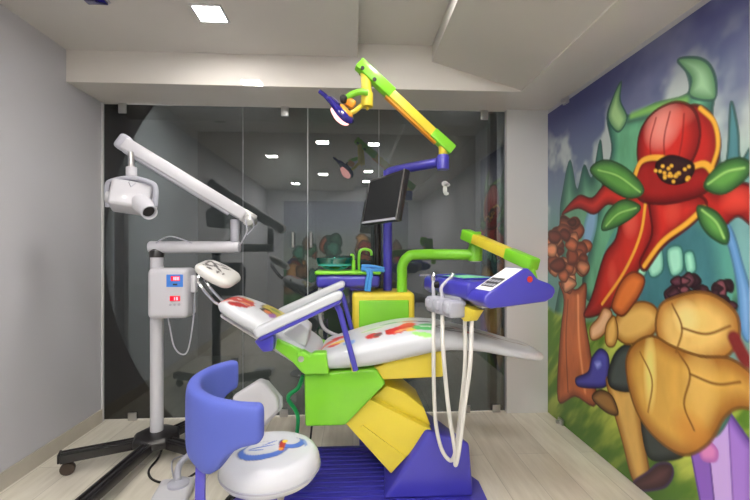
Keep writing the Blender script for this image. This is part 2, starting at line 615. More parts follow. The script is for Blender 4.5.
class Canvas:
    """a printed sheet: colours at grid points (a along the sheet, z up)"""

    def __init__(s, a, z):
        s.a, s.z = a, z
        s.rgb = np.zeros((len(a), 3))

    def mix(s, col, m):
        s.rgb += (np.asarray(col) - s.rgb) * m[:, None]

    def sdf(s, pts):
        P = np.array(pts)
        d2 = np.full(len(s.a), 1e9)
        ins = np.zeros(len(s.a), bool)
        n = len(P)
        lo, hi = P.min(0) - .1, P.max(0) + .1
        sel = np.where((s.a > lo[0]) & (s.a < hi[0]) & (s.z > lo[1]) & (s.z < hi[1]))[0]
        A, Z = s.a[sel], s.z[sel]
        dd = np.full(len(sel), 1e9)
        ii = np.zeros(len(sel), bool)
        for i in range(n):
            x0, y0 = P[i]
            x1, y1 = P[(i + 1) % n]
            ex, ey = x1 - x0, y1 - y0
            t = np.clip(((A - x0) * ex + (Z - y0) * ey) / (ex * ex + ey * ey + 1e-12), 0, 1)
            dd = np.minimum(dd, (A - x0 - t * ex) ** 2 + (Z - y0 - t * ey) ** 2)
            c = ((y0 > Z) != (y1 > Z))
            with np.errstate(divide='ignore', invalid='ignore'):
                xx = (x1 - x0) * (Z - y0) / (y1 - y0 + 1e-12) + x0
            ii ^= c & (A < xx)
        d2[sel] = dd
        ins[sel] = ii
        d = np.sqrt(d2)
        return np.where(ins, d, -d)

    def shape(s, pts, fill, edge=None, rim=.05, line=None, lw=.006, hi=None, soft=.004, tex=0, curve=True):
        """filled form with a darker rim, an outline and lit spots (picture content, like brushwork)"""
        if curve:
            pts = [(v.x, v.y) for v in crom([(p[0], p[1], 0) for p in pts], 5, True)]
        d = s.sdf(pts)
        col = np.tile(L3(fill), (len(s.a), 1))
        if edge is not None:
            k = sstep(0, rim, d)
            col = L3(edge) * (1 - k[:, None]) + col * k[:, None]
        if tex:
            col = col * (1 + tex * (fbm(s.a * 14, s.z * 5, 7) - .5)[:, None])
        for h in hi or []:
            (hx, hz), rx, rz, hc, st = h
            q = ((s.a - hx) / rx) ** 2 + ((s.z - hz) / rz) ** 2
            k = np.clip(1 - q, 0, 1) * st
            col = col + (L3(hc) - col) * k[:, None]
        s.mix(col, sstep(-soft, soft, d))
        if line is not None:
            s.mix(L3(line), sstep(lw + soft, lw - soft * .3, np.abs(d)) * .85)

    def stroke(s, pts, w, col, soft=.004, al=1.0):
        P = [(v.x, v.y) for v in crom([(p[0], p[1], 0) for p in pts], 6)]
        dd = np.full(len(s.a), 1e9)
        for (x0, y0), (x1, y1) in zip(P, P[1:]):
            ex, ey = x1 - x0, y1 - y0
            t = np.clip(((s.a - x0) * ex + (s.z - y0) * ey) / (ex * ex + ey * ey + 1e-12), 0, 1)
            dd = np.minimum(dd, (s.a - x0 - t * ex) ** 2 + (s.z - y0 - t * ey) ** 2)
        s.mix(L3(col), sstep(w + soft, w - soft, np.sqrt(dd)) * al)


def sheet(name, to_world, a0, a1, z0, z1, step, paint, thick, base, label, cat):
    na, nz = int((a1 - a0) / step) + 1, int((z1 - z0) / step) + 1
    av, zv = np.linspace(a0, a1, na), np.linspace(z0, z1, nz)
    A, Z = np.meshgrid(av, zv)
    cv = Canvas(A.ravel(), Z.ravel())
    paint(cv)
    P = to_world(A.ravel(), Z.ravel(), 0.0) - np.array(base)
    # border ring set back to the wall gives the sheet its thickness
    idx = np.arange(na * nz).reshape(nz, na)
    loop = list(idx[0, :]) + list(idx[1:, -1]) + list(idx[-1, -2::-1]) + list(idx[-2:0:-1, 0])
    Bk = to_world(A.ravel()[loop], Z.ravel()[loop], thick) - np.array(base)
    faces = []
    for j in range(nz - 1):
        r0, r1 = idx[j], idx[j + 1]
        faces += [(int(r0[i]), int(r0[i + 1]), int(r1[i + 1]), int(r1[i])) for i in range(na - 1)]
    n0 = na * nz
    m = len(loop)
    for k in range(m):
        k2 = (k + 1) % m
        faces.append((int(loop[k]), n0 + k, n0 + k2, int(loop[k2])))
    faces.append(tuple(n0 + k for k in range(m))[::-1])
    me = bpy.data.meshes.new(name)
    me.from_pydata(np.vstack([P, Bk]).tolist(), [], faces)
    col = np.ones((n0 + m, 4), np.float32)
    cv.rgb = np.clip(cv.rgb * 1.25, 0, 0.9)
    col[:n0, :3] = cv.rgb
    col[n0:, :3] = np.clip(cv.rgb[loop], 0, 1)
    at = me.color_attributes.new('print', 'FLOAT_COLOR', 'POINT')
    at.data.foreach_set('color', col.ravel())
    me.materials.append(M['mural'])
    me.update()
    o = bpy.data.objects.new(name, me)
    COL.objects.link(o)
    o.location = base
    return tag(o, label, cat)


XMU = XR - .004


def Q(px, py):
    v = Wx(px, py, XMU)
    return (v.y, v.z)


def QS(s):
    """'x,y x,y ...' sight lines laid onto the wall as metres along it and up it"""
    return [Q(*map(float, t.split(','))) for t in s.split()]


def paint_mural(c):
    a, z = c.a, c.z
    # stormy sky
    k = sstep(1.3, 2.4, z)
    c.rgb = L3((120, 136, 150)) * (1 - k[:, None]) + L3((58, 60, 112)) * k[:, None]
    n = fbm(a * 3.2, z * 3.2, 3)
    k2 = sstep(2.6, 1.6, a)
    c.mix(L3((118, 122, 150)), np.clip(sstep(.35, .75, n) * k2 * .8, 0, 1))
    cl = sstep(.42, .62, fbm(a * 4 + 2, z * 4, 11)) * sstep(2.25, 1.95, z) * sstep(1.2, 1.5, z)
    c.mix(L3((176, 184, 180)), cl * .8)
    cl = sstep(.3, .6, fbm(a * 5, z * 4, 21)) * sstep(2.1, 1.75, z) * sstep(1.9, 1.6, a)
    c.mix(L3((190, 206, 200)), cl * .85)
    # haze of green hills
    k = sstep(1.75, 1.35, z + .25 * (fbm(a * 5, z * 2, 5) - .5))
    c.mix(L3((96, 140, 130)), k * .9)
    # jagged green cliffs with hooked peaks
    G, GE, GL = (96, 158, 122), (46, 92, 84), (44, 78, 74)
    c.shape(QS('556,330 562,270 560,215 563,190 570,160 577,190 584,165 592,178 600,140 604,165 612,170 620,230 612,330'), (98, 150, 120), GE, .12, GL, .004, tex=.6)
    c.shape(QS('725,300 722,200 728,150 731,102 738,130 741,160 760,150 760,320'), (112, 160, 160), (70, 120, 130), .08, GL, .004, tex=.5)
    c.shape(QS('588,300 592,240 600,205 603,180 612,150 607,118 613,98 621,82 620,100 628,116 655,104 682,97 690,88 686,70 678,60 697,58 710,66 716,85 712,115 718,150 724,200 728,250 735,310'), G, GE, .09, GL, .006, tex=.7)
    c.shape(QS('608,118 613,98 621,82 620,100 627,118 618,132'), (150, 186, 130), (86, 130, 90), .05, GL, .004)
    c.shape(QS('678,60 697,58 710,66 716,85 713,100 690,96 691,78'), (150, 190, 150), (86, 130, 90), .06, GL, .004)
    c.stroke(QS('632,116 655,108 685,101'), .018, (120, 172, 90), .02)
    c.stroke(QS('628,122 655,116 700,108'), .01, (60, 100, 84), .012)
    # teal hollow with hanging crystals
    c.shape(QS('600,300 603,255 625,215 660,195 700,205 728,235 732,300 700,330 640,330'), (58, 108, 116), (84, 148, 134), .12, tex=.5)
    for s in ('646,246 660,243 663,270 650,276', '667,250 681,247 683,270 671,275', '684,254 693,252 696,270 687,273', '634,258 645,250 646,274 637,275'):
        c.shape(QS(s), (150, 208, 184), (92, 160, 140), .03, (50, 100, 96), .004)
    c.shape(QS('590,205 597,200 597,225 590,250 582,262 583,230'), (124, 160, 190), (90, 140, 150), .04)
    # blue stream
    c.shape(QS('700,213 715,220 728,245 737,285 741,330 750,340 752,300 742,262 733,232 722,218'), (140, 180, 222), (82, 130, 180), .05, (70, 110, 140), .003)
    # grass
    gr = sstep(.03, -.03, z - (.82 - .12 * sstep(2.2, 3.0, a) + .08 * (fbm(a * 4, a * 0, 4) - .5)) - .12 * sstep(2.4, 3.05, a))
    sl = fbm((a + z * .9) * 9, (z - a * .8) * 2.2, 31)
    g1, g2 = L3((84, 122, 40)), L3((178, 190, 84))
    kk = sstep(.3, .68, sl)[:, None]
    gc = g1 * (1 - kk) + g2 * kk
    c.rgb += (gc - c.rgb) * gr[:, None]
    c.mix(L3((58, 92, 40)), gr * sstep(.35, .0, z + .1 * (sl - .5)) * .55)
    # terracotta tree: straight trunk, ragged russet crown
    T, TE, TL = (206, 128, 90), (142, 76, 54), (92, 48, 36)
    c.shape(QS('559,282 564,300 560,340 558,400 575,396 596,404 590,350 585,318 586,284 575,290'), (192, 106, 64), (134, 66, 42), .06, TL, .005, tex=.6)
    c.stroke(QS('568,300 566,340 568,392'), .006, (120, 62, 40), .008)
    c.stroke(QS('578,296 579,340 585,392'), .01, (222, 150, 100), .012)
    rs = random.Random(3)
    for i in range(46):
        an_, rr = rs.uniform(0, 2 * PI), math.sqrt(rs.random())
        x, y = 568 + 20 * rr * math.cos(an_), 254 + 34 * rr * math.sin(an_)
        f = rs.choice([(112, 54, 42), (206, 132, 94), (222, 150, 110), (190, 104, 70), (140, 70, 50)] if y > 236 else [(112, 54, 42), (92, 44, 36), (150, 80, 58)])
        r = rs.uniform(4, 7.5)
        c.shape([Q(x + r * rs.uniform(.7, 1.2) * math.cos(k * PI / 3), y + r * rs.uniform(.8, 1.4) * math.sin(k * PI / 3)) for k in range(6)], f, tuple(int(v * .6) for v in f), .04, TL, .003)
    # blue blossom
    c.shape(QS('588,372 592,358 600,349 608,355 609,372 606,386 594,388 578,386 576,378'), (78, 76, 168), (44, 42, 112), .04, (34, 32, 80), .004)
    c.shape(QS('594,362 600,360 602,366 597,370'), (150, 156, 220), (90, 100, 180), .03)
    # golden boulders and stone columns
    R_, RE, RL = (214, 172, 94), (160, 108, 46), (110, 72, 32)
    c.shape(QS('606,380 620,386 636,386 642,430 650,484 634,482 622,440'), R_, RE, .07, RL, .005, tex=.4)
    c.shape(QS('592,398 600,390 612,396 618,414 606,412'), (150, 110, 60), (90, 60, 40), .04, (60, 40, 26), .004)
    c.shape(QS('608,374 616,352 630,345 636,366 634,390 612,388'), (76, 84, 82), (40, 46, 48), .05, (30, 34, 36), .004)
    c.shape(QS('642,418 660,438 684,453 670,460 648,456'), (60, 68, 68), (34, 40, 42), .04, (26, 30, 32), .004)
    P3 = QS('690,446 706,424 728,410 746,436 756,450 756,520 704,520')
    c.shape(P3, (158, 118, 204), (104, 72, 160), .05, (84, 56, 130), .005, curve=False)
    c.shape(QS('706,424 728,410 734,520 716,520'), (190, 160, 226), None, line=(120, 84, 170), lw=.003, curve=False)
    c.shape(QS('690,446 706,424 716,520 704,520'), (132, 92, 184), None, line=(90, 60, 140), lw=.003, curve=False)
    c.shape(QS('700,432 713,406 722,402 730,414 716,436'), (84, 156, 128), (60, 120, 104), .04, (50, 90, 80), .004)
    c.shape(QS('698,444 708,440 718,450 716,462 702,460'), (206, 130, 184), (170, 96, 170), .03)
    for i in range(34):
        x, y = 700 + rs.uniform(-32, 32), 294 + rs.uniform(-15, 14)
        f = rs.choice([(84, 50, 62), (60, 36, 46), (110, 64, 78), (150, 88, 100)])
        r = rs.uniform(4, 8)
        c.shape([Q(x + r * rs.uniform(.6, 1.3) * math.cos(k * PI / 3), y + r * rs.uniform(.6, 1.3) * math.sin(k * PI / 3)) for k in range(6)], f, tuple(int(v * .6) for v in f), .03, (40, 22, 30), .003)
    c.shape(QS('612,330 620,312 638,302 654,306 660,322 648,338 626,344'), R_, RE, .06, RL, .005)
    c.shape(QS('656,330 660,306 676,297 700,292 722,300 738,318 736,346 716,362 690,366 668,356'), (222, 182, 104), (164, 112, 50), .09, RL, .006, tex=.3,
            hi=[(Q(686, 318), .08, .09, (238, 208, 136), .8)])
    c.shape(QS('626,362 634,344 652,336 672,346 700,356 728,358 750,372 762,388 758,408 738,408 724,418 708,444 684,455 658,440 640,418 630,392'), (208, 162, 78), (156, 102, 42), .10, RL, .006, tex=.3,
            hi=[(Q(650, 372), .05, .22, (240, 222, 130), .75), (Q(700, 385), .1, .2, (222, 182, 100), .6), (Q(690, 430), .12, .1, (196, 130, 56), .7)])
    c.stroke(QS('678,352 690,374 684,404 694,430'), .005, (130, 84, 36), .006)
    c.stroke(QS('690,374 716,384 740,382'), .005, (130, 84, 36), .006)
    c.stroke(QS('640,352 652,380 648,412'), .005, (150, 100, 44), .006)
    c.stroke(QS('672,304 682,328 676,352'), .005, (130, 86, 38), .006)
    c.stroke(QS('682,328 706,334 730,326'), .005, (130, 86, 38), .006)
    c.stroke(QS('734,338 740,350 746,360 756,364'), .028, (118, 40, 40), .01)
    # dark stone
    c.shape(QS('634,482 648,472 658,464 670,464 673,474 666,486 652,490 640,490'), (92, 58, 64), (52, 32, 38), .05, (60, 40, 80), .005)
    # giant red poppy with gold rimmed petals and trailing red ribbons
    D, DE, DL, gold = (186, 42, 34), (122, 22, 24), (76, 14, 16), (222, 164, 56)
    c.shape(QS('690,196 704,184 718,192 732,182 756,190 756,226 738,216 722,226 706,216'), D, DE, .08, DL, .005, hi=[(Q(736, 200), .08, .06, (216, 70, 56), .7)])
    c.shape(QS('562,214 578,196 592,198 606,184 622,188 638,178 644,198 624,208 608,204 594,214 578,208'), (192, 48, 38), DE, .06, DL, .005)
    c.shape(QS('604,256 616,238 622,210 634,190 650,196 658,214 650,246 636,274 620,300 600,314 584,316 592,296'), (190, 46, 38), DE, .09, DL, .006, tex=.3,
            hi=[(Q(630, 222), .07, .1, (222, 96, 80), .6), (Q(612, 276), .05, .1, (216, 90, 72), .5)])
    c.stroke(QS('646,200 640,236 624,272 602,304'), .009, gold, .006)
    c.shape(QS('650,200 672,194 700,196 706,208 690,226 664,246 646,270 640,262 652,234'), (186, 42, 36), DE, .08, DL, .006, tex=.3, hi=[(Q(672, 212), .06, .08, (214, 78, 62), .6)])
    c.stroke(QS('704,208 686,224 662,242 644,266'), .012, gold, .006)
    c.shape(QS('612,308 616,292 624,278 634,272 644,278 642,290 632,306 622,316'), (208, 114, 52), (150, 70, 34), .05, (96, 44, 26), .005)
    c.shape(QS('686,112 700,106 714,120 720,146 712,172 694,184 682,160'), (176, 36, 32), DE, .08, DL, .006, tex=.3)
    c.stroke(QS('700,108 714,122 718,146 711,170'), .009, gold, .006)
    c.shape(QS('638,160 640,132 654,112 676,102 694,110 700,136 690,164 668,180 648,178'), (192, 42, 36), (124, 22, 26), .09, DL, .006, tex=.25,
            hi=[(Q(662, 126), .13, .13, (232, 150, 138), .8), (Q(682, 116), .1, .06, (216, 100, 86), .5)])
    for q in ('670,112 664,140 666,172', '684,114 682,140 676,170', '656,118 650,144 654,174'):
        c.stroke(QS(q), .004, (140, 26, 28), .006)
    c.shape(QS('632,180 642,160 662,158 684,168 704,164 716,176 706,192 686,200 662,204 640,200'), (150, 28, 28), (92, 14, 18), .06, DL, .005, tex=.3)
    c.stroke(QS('634,178 642,161 662,158 684,168 704,164 715,175'), .014, gold, .006)
    # leaves and stamens of the poppy
    for q in ('644,190 626,168 604,160 590,170 606,186 628,198', '704,186 718,166 738,158 752,166 742,182 722,194', '640,206 622,200 606,214 602,230 618,226 634,216', '698,206 716,212 728,230 726,244 710,236 700,222'):
        c.shape(QS(q), (92, 150, 70), (48, 92, 50), .05, (36, 66, 36), .004, tex=.3)
    for q in ('640,192 618,176 598,170', '708,184 726,172 744,168', '636,208 618,214 606,226', '702,210 716,222 724,238'):
        c.stroke(QS(q), .004, (150, 196, 110), .006)
    c.shape(QS('656,164 668,156 682,158 694,166 688,180 672,184 660,178'), (52, 24, 30), (30, 12, 18), .03, (24, 10, 14), .004)
    for i in range(22):
        an_, rr = rs.uniform(0, 2 * PI), rs.uniform(.3, 1.15)
        x, y = 675 + 17 * rr * math.cos(an_), 170 + 12 * rr * math.sin(an_)
        c.shape([Q(x + 2 * math.cos(k * PI / 3), y + 2 * math.sin(k * PI / 3)) for k in range(6)], (238, 196, 76), (190, 140, 40), .012)
    # small leaves and pods under the ribbons
    c.shape(QS('598,318 604,308 612,314 604,334 592,340 590,328'), (222, 180, 140), (180, 120, 70), .04, (110, 66, 40), .004)
    c.shape(QS('606,326 614,316 618,332 614,346 606,344'), (220, 176, 96), (170, 116, 50), .04, RL, .004)


Y0M, Y1M = Q(748.6, 460)[0], YG - .032


def right_to_world(a, z, t):
    return np.stack([np.full_like(a, XMU) + t, a, z], 1)


sheet('wall_mural', right_to_world, Y0M, Y1M, .004, 2.295, .0045, paint_mural, .0035, (XMU, (Y0M + Y1M) / 2, 0.004),
      'large bright painted mural with red, golden and green forms covering the right wall', 'mural')


def paint_rear(c):
    a, z = c.a, c.z
    k = sstep(.9, 2.1, z)[:, None]
    c.rgb = L3((150, 160, 150)) * (1 - k) + L3((120, 124, 140)) * k
    gr = sstep(.5, .35, z + .15 * (fbm(a * 3, z, 9) - .5))
    c.mix(L3((70, 110, 60)), gr)
    rs = random.Random(8)
    cols = [(60, 120, 80), (150, 60, 50), (190, 140, 80), (70, 130, 110), (120, 90, 60), (50, 90, 70), (160, 90, 60), (60, 70, 130)]
    for i in range(60):
        x, h = rs.uniform(-1.5, 1.4), rs.uniform(.3, 1.0)
        r = rs.uniform(.08, .2)
        y = rs.uniform(.35, 1.5)
        pts = [(x + r * rs.uniform(.6, 1.2) * math.cos(q * PI / 4), y + r * rs.uniform(.7, 1.5) * math.sin(q * PI / 4)) for q in range(8)]
        f = rs.choice(cols)
        c.shape(pts, f, tuple(v * .6 for v in f), .08, tuple(v * .4 for v in f), .008)


def rear_to_world(a, z, t):
    return np.stack([a, np.full_like(a, YB + .004) - t, z], 1)


sheet('rear_mural', rear_to_world, XL + .35, XR - .3, .004, 2.3, .014, paint_rear, .0035, (0, YB + .004, .004),
      'muted leafy painted mural on the wall facing the glass, seen mirrored in it', 'mural')


def print_on(o, fn):
    """give a vinyl mesh its printed colours; fn(points, normals) -> rgb rows, all in room metres"""
    me = o.data
    n = len(me.vertices)
    co = np.zeros(n * 3, np.float32)
    me.vertices.foreach_get('co', co)
    P = co.reshape(-1, 3) + np.array(world_loc(o))
    nm = np.zeros(n * 3, np.float32)
    me.vertices.foreach_get('normal', nm)
    rgb = fn(P, nm.reshape(-1, 3))
    at = me.color_attributes.new('print', 'FLOAT_COLOR', 'POINT')
    col = np.ones((n, 4), np.float32)
    col[:, :3] = rgb
    at.data.foreach_set('color', col.ravel())


def hit(px, py, c, n):
    """where one sight line meets the plane through c with normal n"""
    d = ray(px, py)
    o = Vector((0, 0, CAM_Z))
    return o + d * ((Vector(c) - o).dot(n) / d.dot(n))


def blobs(u, v, N, lst, base, warp=.35):
    """lst of (u, v, ru, rv, rotation, colour) soft-edged ellipses"""
    rgb = np.tile(L3(base), (len(u), 1))
    for (cu, cv, ru, rv, rot, col) in lst:
        r = math.radians(rot)
        x, y = (u - cu) * math.cos(r) + (v - cv) * math.sin(r), -(u - cu) * math.sin(r) + (v - cv) * math.cos(r)
        w = 1 + warp * (vnoise(u * 60 + 5, v * 60, 2) - .5)
        q = np.sqrt((x / ru) ** 2 + (y / rv) ** 2) * w
        k = sstep(1.06, .94, q) * N
        rgb += (L3(col) - rgb) * k[:, None]
    return rgb

# ------------------------------------------------------------------ x-ray stand on the left
X0, YX = -1.19, 2.50
xr = thing('xray_stand', 'white mobile x-ray stand on black castor legs by the left wall', 'x-ray machine', (X0, YX, 0))
hub = Vector((X0, YX, .12))


def stand_leg(end, caster):
    end = Vector(end)
    d = (end - hub); d.z = 0; d.normalize()
    s = Vector((-d.y, d.x, 0))
    b = NB()
    a0 = hub + d * .07
    R = Matrix((d, s, Vector((0, 0, 1)))).transposed()
    prof = [(-.034, -.028), (.034, -.028), (.034, .018), (.022, .018), (.022, .026), (.008, .026), (.008, .018), (-.008, .018), (-.008, .026), (-.022, .026), (-.022, .018), (-.034, .018)]
    p0 = Vector((a0.x, a0.y, .105))
    p1 = Vector((end.x, end.y, .108))
    prism(b, [p0 + s * q[0] + Vector((0, 0, q[1])) for q in prof], p1 - p0)
    L = obj('leg', b, M['black'], xr, bevel=.002)
    b = NB()
    box(b, p1 + d * .006, (.012, .07, .05), R)
    obj('end_cap', b, M['rubber'], L, bevel=.004)
    if caster:
        b = NB()
        c = Vector((end.x, end.y, .0365)) + d * -.03
        lathe(b, [(0, -.014), (.03, -.014), (.036, -.008), (.036, .008), (.03, .014), (0, .014)], c, s, 24)
        tube(b, [c, c + Vector((0, 0, .045))], .008, 8, 1)
        obj('caster', b, M['brownrubber'], L)


stand_leg((-1.61, 2.3, .1), True)
stand_leg((-1.22, 1.86, .1), True)
stand_leg((-.78, 2.28, .1), True)
stand_leg((-.98, 2.86, .1), True)
b = NB()
lathe(b, [(0, -.04), (.125, -.04), (.135, -.03), (.135, .005), (.12, .022), (.06, .035), (0, .035)], hub, seg=8)
obj('hub', b, M['black'], xr, bevel=.006)
b = NB()
lathe(b, [(.037, .035), (.037, .80), (.037, 1.13), (0, 1.13)], hub, seg=28)
obj('column', b, M['white'], xr)
b = NB()
lathe(b, [(.041, 1.085), (.041, 1.12), (.034, 1.135), (0, 1.135)], hub, seg=28)
obj('collar', b, M['black'], xr)
# control box, fixed on the front of the column
b = NB()
pA, pB = W(150, 318, YX - .06), W(190, 268, YX - .06)
bx(b, pA.x, pB.x, YX - .105, YX + .055, pA.z, pB.z)
ctl = obj('control_box', b, M['white'], xr, bevel=.03, seg=5)
YC = YX - .106


def facepanel(name, px0, py0, px1, py1, th, m, parent, bev=.0):
    b = NB()
    p, q = W(px0, py1, YC), W(px1, py0, YC)
    bx(b, p.x, q.x, YC - th, YC + .0015, p.z, q.z)
    return obj(name, b, m, parent, bevel=bev)


facepanel('button_panel', 166.5, 274.5, 183, 287, .0015, M['panelblue'], ctl)
facepanel('display', 171, 276, 180, 281, .003, M['led'], ctl)
facepanel('button', 173, 283.6, 177.5, 285.2, .0028, M['ink'], ctl)
facepanel('display', 170, 296, 180, 301, .0028, M['led'], ctl)


def seven(bm, px, py, w, h, segs, th=.0042):
    t = .9
    S = {'a': (0, 0, w, t), 'g': (0, h / 2 - t / 2, w, h / 2 + t / 2), 'd': (0, h - t, w, h), 'f': (0, 0, t, h / 2), 'b': (w - t, 0, w, h / 2), 'e': (0, h / 2, t, h), 'c': (w - t, h / 2, w, h)}
    for k in segs:
        x0, y0, x1, y1 = S[k]
        p, q = W(px + x0, py + y1, YC), W(px + x1, py + y0, YC)
        bx(bm, p.x, q.x, YC - th, YC - .002, p.z, q.z)


b = NB()
seven(b, 172.4, 276.9, 2, 3.2, 'bc'); seven(b, 174.8, 276.9, 2, 3.2, 'abcdef'); seven(b, 177.3, 276.9, 2, 3.2, 'abcdef')
obj('digits', b, M['digit'], ctl)
b = NB()
seven(b, 173.2, 297, 2, 3.2, 'bc'); seven(b, 176.2, 297, 2, 3.2, 'acdfg')
obj('digits', b, M['digit'], ctl)
for i in range(3):
    px = 170.6 + i * 4.2
    b = NB(); lathe(b, [(0, 0), (.008, 0), (.008, .002), (.006, .004), (0, .004)], W(px, 304.6, YC + .001), Vector((0, -1, 0)), 16)
    obj('button', b, M['grey'], ctl)
b = NB()
p = W(196, 283, YX)
bx(b, pB.x - .004, pB.x + .028, YX - .05, YX - .01, p.z - .055, p.z + .05)
hs = obj('hand_switch', b, M['whitepl'], xr, bevel=.008)
b = NB()
pts = [W(195, 292, YX - .03), W(193, 322, YX - .03), W(188, 350, YX - .03), W(181, 354, YX - .03), W(174, 346, YX - .04), W(170, 328, YX - .05), W(168, 317, YX - .04)]
tube(b, pts, .0045, 8)
obj('cord', b, M['grey'], hs)
# horizontal arm, elbow, spring arm
b = NB()
zA = 1.268
xe = W(240, 246, YX).x
tube(b, [(X0 - .045, YX, zA), (xe, YX, zA)], .036, 20, 1)
arm = obj('horizontal_arm', b, M['white'], xr, bevel=.01, seg=3)
b = NB()
tube(b, [W(156, 243, YX - .03), W(164, 238, YX - .03), W(172, 236.5, YX - .03), W(184, 240, YX - .03), W(192, 243, YX - .03)], .004, 8)
obj('cable', b, M['grey'], arm)
b = NB()
xo = W(235, 240, YX).x
tube(b, [(xo, YX, zA + .03), (xo, YX, zA + .17)], .027, 18, 1)
obj('elbow', b, M['grey'], xr, bevel=.006)
e0 = W(250, 219, YX); e1 = W(124, 143, YX - .18)
b = NB()
d = (e1 - e0).normalized()
beam(b, e0 + d * .02, e1, .075, .072)
sa = obj('spring_arm', b, M['white'], xr, bevel=.012, seg=3)
b = NB()
_, s_, n_ = frame_from(d)
beam(b, e0 - n_ * .041 + d * .12, e1 - n_ * .038 - d * .02, .05, .02)
obj('under_rail', b, M['grey'], sa, bevel=.004)
b = NB()
beam(b, e0 - d * .03, e0 + d * .05, .075, .075)
lathe(b, [(0, -.05), (.035, -.05), (.035, .05), (0, .05)], e0 + d * .0 - Vector((0, 0, .01)), Vector((0, 1, 0)), 20)
obj('joint', b, M['steel'], sa, bevel=.006)
b = NB()
beam(b, e1 - d * .03, e1 + d * .035, .07, .09)
obj('end_cap', b, M['grey'], sa, bevel=.02, seg=4)
b = NB()
tube(b, [W(245, 219, YX - .05), W(247, 230, YX - .06), W(243, 240, YX - .05), W(238, 248, YX - .045)], .004, 8)
tube(b, [W(251, 216, YX - .05), W(254, 226, YX - .06), W(247, 235, YX - .06)], .003, 8)
obj('cable', b, M['grey'], sa)
# tube head hanging in a yoke
YH = YX - .2
h0 = W(131, 160, YH)
b = NB()
tube(b, [W(131, 152, YH), W(131.5, 172, YH)], .016, 14, 1)
hang = obj('hanger', b, M['steel'], xr)
b = NB()
tube(b, [W(131.5, 167, YH), W(131.5, 178, YH)], .028, 18, 1)
obj('swivel', b, M['white'], xr, bevel=.004)
b = NB()
yk = [W(px, py, YH - .03) for px, py in ((108, 207), (107.5, 187), (112, 181), (131, 178), (149, 182), (155.5, 188), (155, 206))]
tube(b, yk, .014, 10, 6)
obj('yoke', b, M['grey'], xr)
R = Matrix.Rotation(math.radians(18), 3, 'Z') @ Matrix.Rotation(math.radians(7), 3, 'Y') @ Matrix.Rotation(math.radians(-16), 3, 'X')
hc = W(132.5, 198, YH)
b = NB()
box(b, hc, (.20, .15, .15), R)
head = obj('tube_head', b, M['white'], xr, bevel=.018, seg=3)
for sx in (-1, 1):
    b = NB()
    ax = R @ Vector((sx, 0, 0))
    lathe(b, [(0, .088), (.03, .088), (.034, .094), (.031, .124), (0, .126)], hc + R @ Vector((0, 0, -.015)), ax, 20)
    obj('pivot_knob', b, M['whitepl'], head, bevel=.003)
cax = Vector((.66, -.62, -.46)).normalized()
c0 = hc + R @ Vector((.05, -.04, -.035))
b = NB()
lathe(b, [(.05, 0), (.05, .06), (.043, .075), (.04, .14), (.038, .142), (.033, .14), (.031, .06), (0, .06)], c0, cax, 28, close=False)
cone = obj('cone', b, M['white'], head)
b = NB()
lathe(b, [(0, .115), (.0315, .115), (.0315, .1165), (0, .1165)], c0, cax, 24)
obj('aperture', b, M['rubber'], cone)
b = NB()
for (u0, w0, u1, w1) in ((-.018, .05, -.002, .024), (-.002, .024, .016, .05), (-.018, .05, -.012, .052)):
    beam(b, hc + R @ Vector((u0 + .0, -.0757, w0 + .01)), hc + R @ Vector((u1 + .0, -.0757, w1 + .01)), .002, .005)
obj('emblem', b, M['grey'], head)

# foot control and its cables
fc = Wz(177, 486, .03)
ft = thing('foot_control', 'white foot control box with grey knob on the floor left of the stool', 'foot control', (fc.x, fc.y, 0))
b = NB()
R = Matrix.Rotation(math.radians(8), 3, 'Z')
box(b, (fc.x + .01, fc.y - .09, .028), (.17, .27, .053), R)
obj('housing', b, M['whitepl'], ft, bevel=.018, seg=4)
b = NB()
lathe(b, [(0, .0545), (.052, .0545), (.052, .066), (.04, .074), (0, .076)], (fc.x + .02, fc.y - .03, 0), seg=28)
obj('pedal', b, M['grey'], ft)
b = NB()
tube(b, [(fc.x + .02, fc.y - .03, .07), (fc.x - .01, fc.y + .03, .09), (fc.x - .02, fc.y + .1, .1), (fc.x + .0, fc.y + .17, .11)], .017, 10)
obj('handle', b, M['grey'], ft)
b = NB()
tube(b, [Wz(163, 447, .07), Wz(158, 458, .02), Wz(149, 470, .007), Wz(152, 479, .007), Wz(166, 483, .007), Wz(184, 480, .007), Wz(199, 471, .007), Wz(212, 467, .007)], .006, 8)
tag(obj('power_cable', b, M['rubber'], base=Wz(160, 470, .0)), 'black cable looping on the floor from the stand hub behind the foot control', 'cable')
b = NB()
tube(b, [(fc.x - .03, fc.y + .045, .012), Wz(172, 462, .006), Wz(184, 455, .006), Wz(196, 450, .006), Wz(208, 447, .006)], .0045, 8)
tag(obj('foot_cable', b, M['grey'], base=Wz(180, 460, .0)), 'grey cable running from the foot control to the chair', 'cable')

# ------------------------------------------------------------------ dental chair
CY = 2.12
ch = thing('dental_chair', 'reclined dental chair with white printed cushions on a blue and lime base', 'dental chair', (.2, CY, 0))
YV = Vector((0, 1, 0))


def xz(px, py, Y):
    v = W(px, py, Y)
    return (v.x, v.z)


def slab(name, pts, Y0, Y1, m, parent=None, bevel=.01, seg=3, **k):
    b = NB()
    P = [xz(px, py, Y0) for px, py in pts]
    prism(b, [(x, Y0, z) for x, z in P], (0, Y1 - Y0, 0))
    return obj(name, b, m, parent or ch, bevel=bevel, seg=seg, **k)


